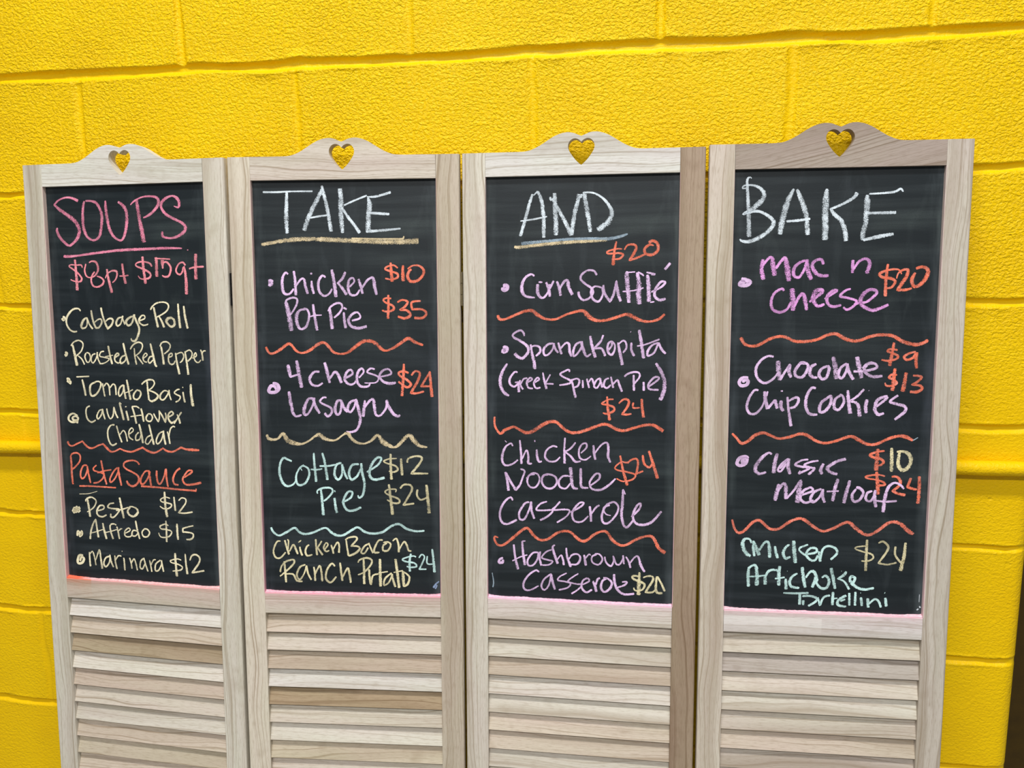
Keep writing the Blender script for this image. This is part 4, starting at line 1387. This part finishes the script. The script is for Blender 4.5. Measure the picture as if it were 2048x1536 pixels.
# 3 item lilac lilac chalk lines for chocolate chip cookies
1075,3299,32 981,3292,32 873,3365,39 806,3496,42 834,3642,42 947,3723,39 1071,3657,32 1161,3542,29
1140,3364,65 1160,3509,74 1181,3672,55
1181,3672,39 1255,3541,36 1330,3427,35 1317,3524,58 1352,3630,48
1563,3409,29 1485,3410,39 1411,3524,48 1429,3604,45 1524,3620,42 1598,3506,45 1603,3425,42 1531,3385,35 1469,3394,26
1734,3408,35 1658,3457,48 1638,3554,58 1679,3618,48 1757,3626,29
1906,3439,35 1814,3488,45 1779,3585,48 1836,3649,42 1897,3616,42 1931,3487,45 1905,3431,35
1985,3294,54 2022,3454,74 2045,3647,64
2197,3397,32 2107,3470,38 2073,3583,45 2129,3631,39 2187,3533,35 2212,3397,32
2197,3405,48 2233,3533,58 2307,3653,45
2346,3291,57 2384,3451,74 2429,3628,58
2302,3524,35 2478,3515,38 2644,3465,38 2626,3402,38 2534,3394,48 2461,3467,54 2495,3547,48 2589,3602,48 2741,3593,35
855,3838,29 792,3839,33 716,3955,39 680,4103,42 723,4209,39 818,4216,36 911,4116,29 955,4001,26
950,3854,42 970,4001,55 1006,4140,55
984,3935,26 998,3853,26
1014,4131,36 1112,3999,36 1130,4048,52 1156,4129,52
1215,3998,55 1210,4096,58 1252,4169,45
1202,3846,26 1234,3846,26
1307,3939,32 1330,4143,39 1378,4413,46
1317,4013,29 1441,3946,39 1482,3994,39 1430,4093,39 1352,4119,32
1740,3796,32 1670,3797,39 1604,3928,45 1594,4074,49 1653,4204,45 1778,4219,32
1834,4039,23 1879,3989,32 1970,3923,45 1974,4037,45 1901,4152,45 1816,4177,45 1812,4072,48 1864,3990,42 1925,3956,32
2124,3905,32 2042,3971,42 2031,4101,45 2102,4133,39 2175,4018,39 2156,3921,35 2108,3889,26
2229,3823,39 2244,4001,55 2282,4195,58
2475,3804,35 2372,3919,32 2267,3993,29! 2376,4032,45 2411,4129,58 2423,4242,58
2527,3965,45 2509,4079,58 2521,4184,48
2545,3823,16 2552,3826,16
2656,4093,26 2818,3946,42 2801,3914,38 2681,3979,48 2649,4125,51 2707,4205,45 2790,4180,32
2991,3895,35 2873,3993,35 2974,4032,45 3098,4071,48 3102,4151,48 2955,4283,38
# 3 price orange 
2951,3184,29 2844,3169,29 2800,3201,32 2878,3233,32 2955,3272,38 2942,3320,32 2822,3352,35 2715,3337,22
2893,3066,35 2870,3241,44 2841,3432,54
3224,3207,25 3135,3231,35 3054,3287,41 3094,3335,38 3183,3302,35 3225,3223,32
3240,3215,51 3230,3318,51 3244,3469,41
# 3 price orange 
2961,3575,25 2885,3568,29 2841,3616,35 2911,3647,38 2959,3703,38 2900,3744,32 2809,3745,29 2784,3697,22
2926,3471,41 2912,3655,54 2901,3824,61
3096,3534,48 3077,3686,57 3057,3838,61
3197,3581,29 3288,3588,35 3327,3612,35 3262,3684,35 3188,3725,29! 3310,3739,38 3342,3787,44 3269,3836,45 3163,3837,38
# 3 wavy_line orange 
460,4544,30 526,4610,36 608,4700,43 704,4673,46 828,4563,49 954,4528,49 1066,4567,42 1195,4614,36 1352,4587,42 1523,4534,46 1634,4557,52 1778,4645,45 1920,4675,39 2075,4639,42 2289,4562,42 2415,4609,55 2557,4680,45 2696,4677,42 2862,4593,45 3028,4541,42 3136,4555,54 3245,4610,38
# 3 underline steel 
3245,4610,16 3319,4560,13
# 3 bullet lilac 
728,4949,33 680,4917,36 584,4952,43 554,5037,43 603,5069,39 683,5034,43 705,4958,39 648,4951,36 642,5010,56 658,5026,49
# 3 item lilac lilac chalk lines for classic meatloaf
1093,4875,33 1044,4851,36 951,4920,46 859,5047,59 846,5147,59 911,5196,43 1014,5168,30
1180,4857,46 1145,5007,59 1131,5182,59
1227,5105,26 1349,4945,36! 1256,5021,29 1196,5123,33 1244,5147,29 1319,5020,33
1364,4936,39 1353,5069,59 1388,5193,43
1664,4946,26 1555,4965,29 1462,5034,33 1558,5065,33 1685,5087,36 1515,5182,36
1515,5182,23 1544,5131,23
1822,4960,29 1697,4987,29 1604,5039,29 1716,5078,33 1764,5093,33 1673,5195,42
1902,5008,42 1859,5108,52 1885,5182,42
2243,4926,45 2104,4970,45 1967,5072,59 2017,5146,46 2120,5176,42
1219,5356,43 1191,5490,66 1164,5634,56
1207,5473,36 1282,5354,43 1323,5387,59 1338,5604,56
1353,5586,30 1460,5450,33 1558,5297,43 1532,5481,72 1515,5658,72
1574,5530,33 1745,5459,36 1712,5402,36 1603,5463,43 1560,5581,43 1641,5654,39 1766,5609,26
1886,5422,33 1777,5475,39 1718,5593,43 1767,5642,36 1859,5556,36 1909,5430,36
1909,5422,36 1906,5538,42 1941,5646,39
2130,5250,46 2090,5434,55 2063,5618,52
1966,5462,26 2153,5449,26
2318,5271,45 2271,5462,55 2236,5646,55
2418,5409,32 2359,5510,42 2387,5609,42 2472,5590,39 2529,5472,39 2479,5399,42 2417,5384,39
2667,5436,29 2591,5471,39 2572,5571,39 2643,5602,36 2701,5501,32 2714,5426,32
2713,5418,45 2703,5551,58 2733,5699,45
3144,5391,32 3096,5334,35 3002,5295,32 2912,5363,45 2865,5530,52 2845,5779,52
2721,5591,23 2876,5604,32 3046,5588,29
# 3 price orange 
2825,4783,26 2718,4802,32 2612,4845,39 2644,4885,42 2769,4915,42 2817,4963,39 2773,5013,32 2696,5015,26
2723,4752,42 2715,4924,61 2708,5105,65
# 3 price sand 
2930,4732,42 2939,4920,52 2944,5116,52
3010,4796,26 3086,4786,35 3179,4817,55 3230,4914,55 3190,5045,55 3100,5088,55 3042,4999,55 3044,4869,45 3056,4795,32
# 3 price orange 
2850,5192,23 2734,5170,26 2564,5199,29 2581,5231,26 2722,5253,26 2832,5291,32 2849,5332,32 2741,5343,32
2719,5121,39 2740,5318,58 2755,5491,58
2951,5198,29 3028,5196,35 3085,5261,48 3065,5343,45 2977,5428,39! 3056,5467,42 3172,5489,45
3243,5208,39 3197,5356,42! 3283,5387,39 3344,5394,32
3368,5180,42 3375,5401,52 3367,5623,55
# 3 wavy_line salmon 
498,5965,30 533,6100,37 600,6183,40 696,6146,43 822,6006,46 933,5969,46 1032,6050,43 1114,6107,40 1242,6095,40 1414,5971,46 1555,5917,43 1651,5947,49 1781,6044,46 1926,6115,39 2083,6068,43 2237,5980,42 2330,5960,46 2427,6041,59 2556,6137,49 2666,6150,42 2788,6071,46 2908,5968,49 2999,5932,45 3108,5953,55 3237,6066,68 3325,6121,49
# 3 item mint mint chalk lines for chicken artichoke tortellini
815,6350,29 782,6285,29 704,6288,38 675,6379,58 726,6509,64 805,6572,45
844,6308,29 848,6439,45 867,6569,35!
845,6316,35 895,6437,61 944,6550,54
942,6468,32 1016,6343,35 1077,6325,38 1104,6446,54 1108,6585,45
1187,6386,32 1206,6492,45 1240,6589,41
1417,6354,29 1357,6405,38 1322,6504,48 1363,6585,45 1439,6557,29
1481,6287,51 1495,6466,60 1517,6661,54
1708,6344,28 1588,6397,29! 1574,6446,25 1669,6525,35
1683,6508,29 1835,6470,38 1833,6405,35 1741,6408,35 1683,6508,38 1748,6595,38 1824,6601,32 1867,6518,35
1880,6452,32 1891,6533,38 1909,6622,41
1908,6581,28 1940,6418,35 2029,6358,32 2137,6395,38 2163,6475,38 2068,6584,32
787,6753,38 775,6886,48 788,7084,45
779,6770,32 879,6717,38 914,6831,58 920,7062,61
760,6916,22 923,6905,26 1047,6884,22
1047,6875,38 1052,7040,51
1048,6908,32 1107,6807,38 1215,6787,35 1255,6818,32
1275,6719,48 1264,6867,51 1273,7048,58
1204,6935,26 1358,6905,26
1374,6929,38 1388,7109,54
1393,6800,13 1401,6800,13
1556,6831,29 1481,6884,38 1437,6976,41 1471,7057,41 1595,7076,32
1629,6722,48 1650,6885,51 1687,7065,51
1689,6900,32 1755,6799,35 1816,6797,48 1850,6894,57 1794,7060,41
1942,6890,29 2002,6855,38 2058,6935,44 2024,7051,41 1933,7063,41 1861,6976,38 1881,6909,29
2081,6722,47 2117,6884,51 2155,7070,41
2318,6770,41 2290,6828,44 2194,6897,28! 2295,6942,28 2376,7070,38
2398,6857,35 2459,6870,38 2432,6953,38 2385,6922,44 2390,6857,41 2443,6847,28
2401,6954,54 2496,7032,47 2618,7060,41 2760,7030,35
2242,6768,16 2248,6768,16
1343,7169,26 1536,7169,32 1744,7153,29
1606,7175,41 1607,7356,45
1666,7362,32 1664,7280,45
1646,7214,32 1753,7202,35 1862,7230,38 1864,7288,35 1744,7375,32
1892,7221,29 1928,7351,35! 1984,7217,32 2082,7180,32
2126,7121,38 2124,7343,45
2100,7237,19 2199,7224,22
2334,7170,38 2215,7257,41 2218,7339,41 2341,7358,32
2246,7272,25 2321,7236,29
2381,7127,35 2389,7339,35
2476,7106,35 2477,7336,38
2563,7193,35 2584,7339,38
2552,7120,19 2560,7121,19
2669,7205,41 2683,7360,44
2689,7302,28 2776,7217,32 2838,7247,35 2880,7351,35
2941,7185,38 2962,7331,44
2925,7104,28 2934,7107,28
# 3 price khaki 
2603,6338,19 2468,6359,22 2447,6392,22 2547,6429,25 2699,6472,28 2724,6536,28 2644,6587,25 2546,6588,19
2621,6233,35 2616,6475,41 2617,6751,44
2796,6284,22 2870,6257,31 2948,6335,34 2923,6432,34 2810,6614,28! 2946,6633,28 3087,6596,25
3060,6331,31 3059,6460,31 3123,6562,31 3170,6601,28
3211,6262,34 3195,6503,50 3153,6730,60
# 3 smudge white 
3471,7301,22 3483,7333,28
3436,7352,38 3452,7367,38
3462,7107,9 3461,7237,8
"""

def catmull(pts, step):
    out = []
    n = len(pts)
    for i in range(n - 1):
        p0, p1, p2, p3 = pts[max(i - 1, 0)], pts[i], pts[i + 1], pts[min(i + 2, n - 1)]
        k = max(2, int(math.hypot(p2[0] - p1[0], p2[1] - p1[1]) / step))
        for j in range(k):
            t = j / k
            q = [0.5 * (2 * b + (c - a) * t + (2 * a - 5 * b + 4 * c - d) * t * t + (3 * b - a - 3 * c + d) * t ** 3)
                 for a, b, c, d in zip(p0[:2], p1[:2], p2[:2], p3[:2])]
            out.append((q[0], q[1], p1[2] + (p2[2] - p1[2]) * t))
    out.append(pts[-1])
    return out


def stroke_path(line):
    spans, cur = [], []
    for tok in line.split():
        c = tok.endswith('!')
        p = tuple(int(v) / 10000 for v in tok.rstrip('!').split(','))
        cur.append(p)
        if c:
            spans.append(cur)
            cur = [p]
    if len(cur) > 1:
        spans.append(cur)
    out = []
    for s in spans:
        q = catmull(s, 0.0011)
        out += q if not out else q[1:]
    return out


def build_writing(parent, name, colour, label, lines, order):
    v, f, col = [], [], []
    rnd = random.Random(order * 31 + len(lines))
    across = (0.0, 0.2, 0.5, 0.8, 1.0)
    for si, line in enumerate(lines):
        p = stroke_path(line)
        y = REC - 0.00025 - 0.00002 * order - 0.000012 * (si % 12)
        n = len(p)
        drift = 0.0
        base = len(v)
        for i, (s, t, w) in enumerate(p):
            a, b = p[max(i - 1, 0)], p[min(i + 1, n - 1)]
            dx, dt = b[0] - a[0], b[1] - a[1]
            L = math.hypot(dx, dt) or 1e-9
            nx, nt = -dt / L, dx / L
            drift = 0.8 * drift + 0.2 * rnd.uniform(-1, 1)
            hw = max(w * 0.5 * (1.4 if name == 'bullet' else 1.12) * (1 + 0.16 * drift + 0.07 * rnd.uniform(-1, 1)), 0.0005)
            k = min(i, n - 1 - i)
            hw *= (0.72, 0.9, 1.0)[min(k, 2)]
            dens = (0.27 if name == 'bullet' else 0.36) + min(0.10, max(0.0, (w - 0.0032) * 28)) + 0.02 * drift
            for c in across:
                o = (2 * c - 1) * hw
                v.append((s + nx * o, y, -(t + nt * o)))
                col.append((c, dens, 0, 1))
        m = len(across)
        for i in range(n - 1):
            for j in range(m - 1):
                q = base + i * m + j
                f.append((q, q + 1, q + m + 1, q + m))
    o = link_mesh('chalk_' + name, v, f, CHALK[colour], parent)
    a = o.data.color_attributes.new('stroke', 'FLOAT_COLOR', 'POINT')
    a.data.foreach_set('color', np.array(col, dtype=np.float32).ravel())
    if label:
        o['label'] = label
    return o


# ------------------------------------------------------------------ assemble the screen
root = bpy.data.objects.new('folding_screen', None)
root.location = (0.70, -0.17, 0.0)
COL.objects.link(root)
tag(root, 'four-panel pale wooden folding screen with chalkboard menus and louvers, leaning at the yellow block wall', 'folding screen')
root_inv = Matrix.Translation(root.location).inverted()

BLACK = mat_plain('black_hinge_metal', (14, 12, 11), 0.5, 0.6)
BRASS = mat_plain('dull_brass', (150, 136, 104), 0.4, 0.8)
PLABEL = ['panel whose chalkboard is headed SOUPS in pink', 'panel whose chalkboard is headed TAKE in white',
          'panel whose chalkboard is headed AND in white', 'panel whose chalkboard is headed BAKE in white']
entries = []
for ln in WRITING.strip().splitlines():
    if ln.startswith('#'):
        a = ln[2:].split(' ', 3)
        entries.append((int(a[0]), a[1], a[2], a[3].strip() if len(a) > 3 else '', []))
    else:
        entries[-1][4].append(ln)

for i, (org, dr) in enumerate(PANELS):
    d = Vector(dr).normalized()
    d = (d - U * d.dot(U)).normalized()
    nb = U.cross(d).normalized()
    if nb.y < 0:
        nb = -nb
    M = Matrix(((d.x, nb.x, U.x, org[0]), (d.y, nb.y, U.y, org[1]), (d.z, nb.z, U.z, org[2]), (0, 0, 0, 1)))
    low = min((M @ Vector((x, y, 0))).z for x in (0, PW) for y in (0, THICK))
    H = low / U.z - 0.0002
    panel = bpy.data.objects.new('panel', None)
    panel.empty_display_size = 0.1
    COL.objects.link(panel)
    panel.parent = root
    panel.matrix_local = root_inv @ M
    panel['label'] = PLABEL[i]
    for side in (0, 1):
        build_stile(i, side, panel, H)
    build_top_rail(i, panel)
    build_rail(i, 'middle_rail', -TL, -TR, panel, TONES[i][3], True)
    build_rail(i, 'bottom_rail', -(H - 0.16), -(H - 0.07), panel, TONES[i][3])
    build_louver(i, panel, H - 0.16)
    build_board(panel)
    build_dust(i, panel)
    if i == 0:
        build_hinge(panel, PW + 0.0026, 0.191, 0.246, BLACK, 0.0065)
    if i == 1:
        build_hinge(panel, PW + 0.0016, 0.1905, 0.2465, BRASS, 0.0025)
    for order, (p, name, colour, label, lines) in enumerate([e for e in entries if e[0] == i]):
        build_writing(panel, name, colour, label, lines, order)
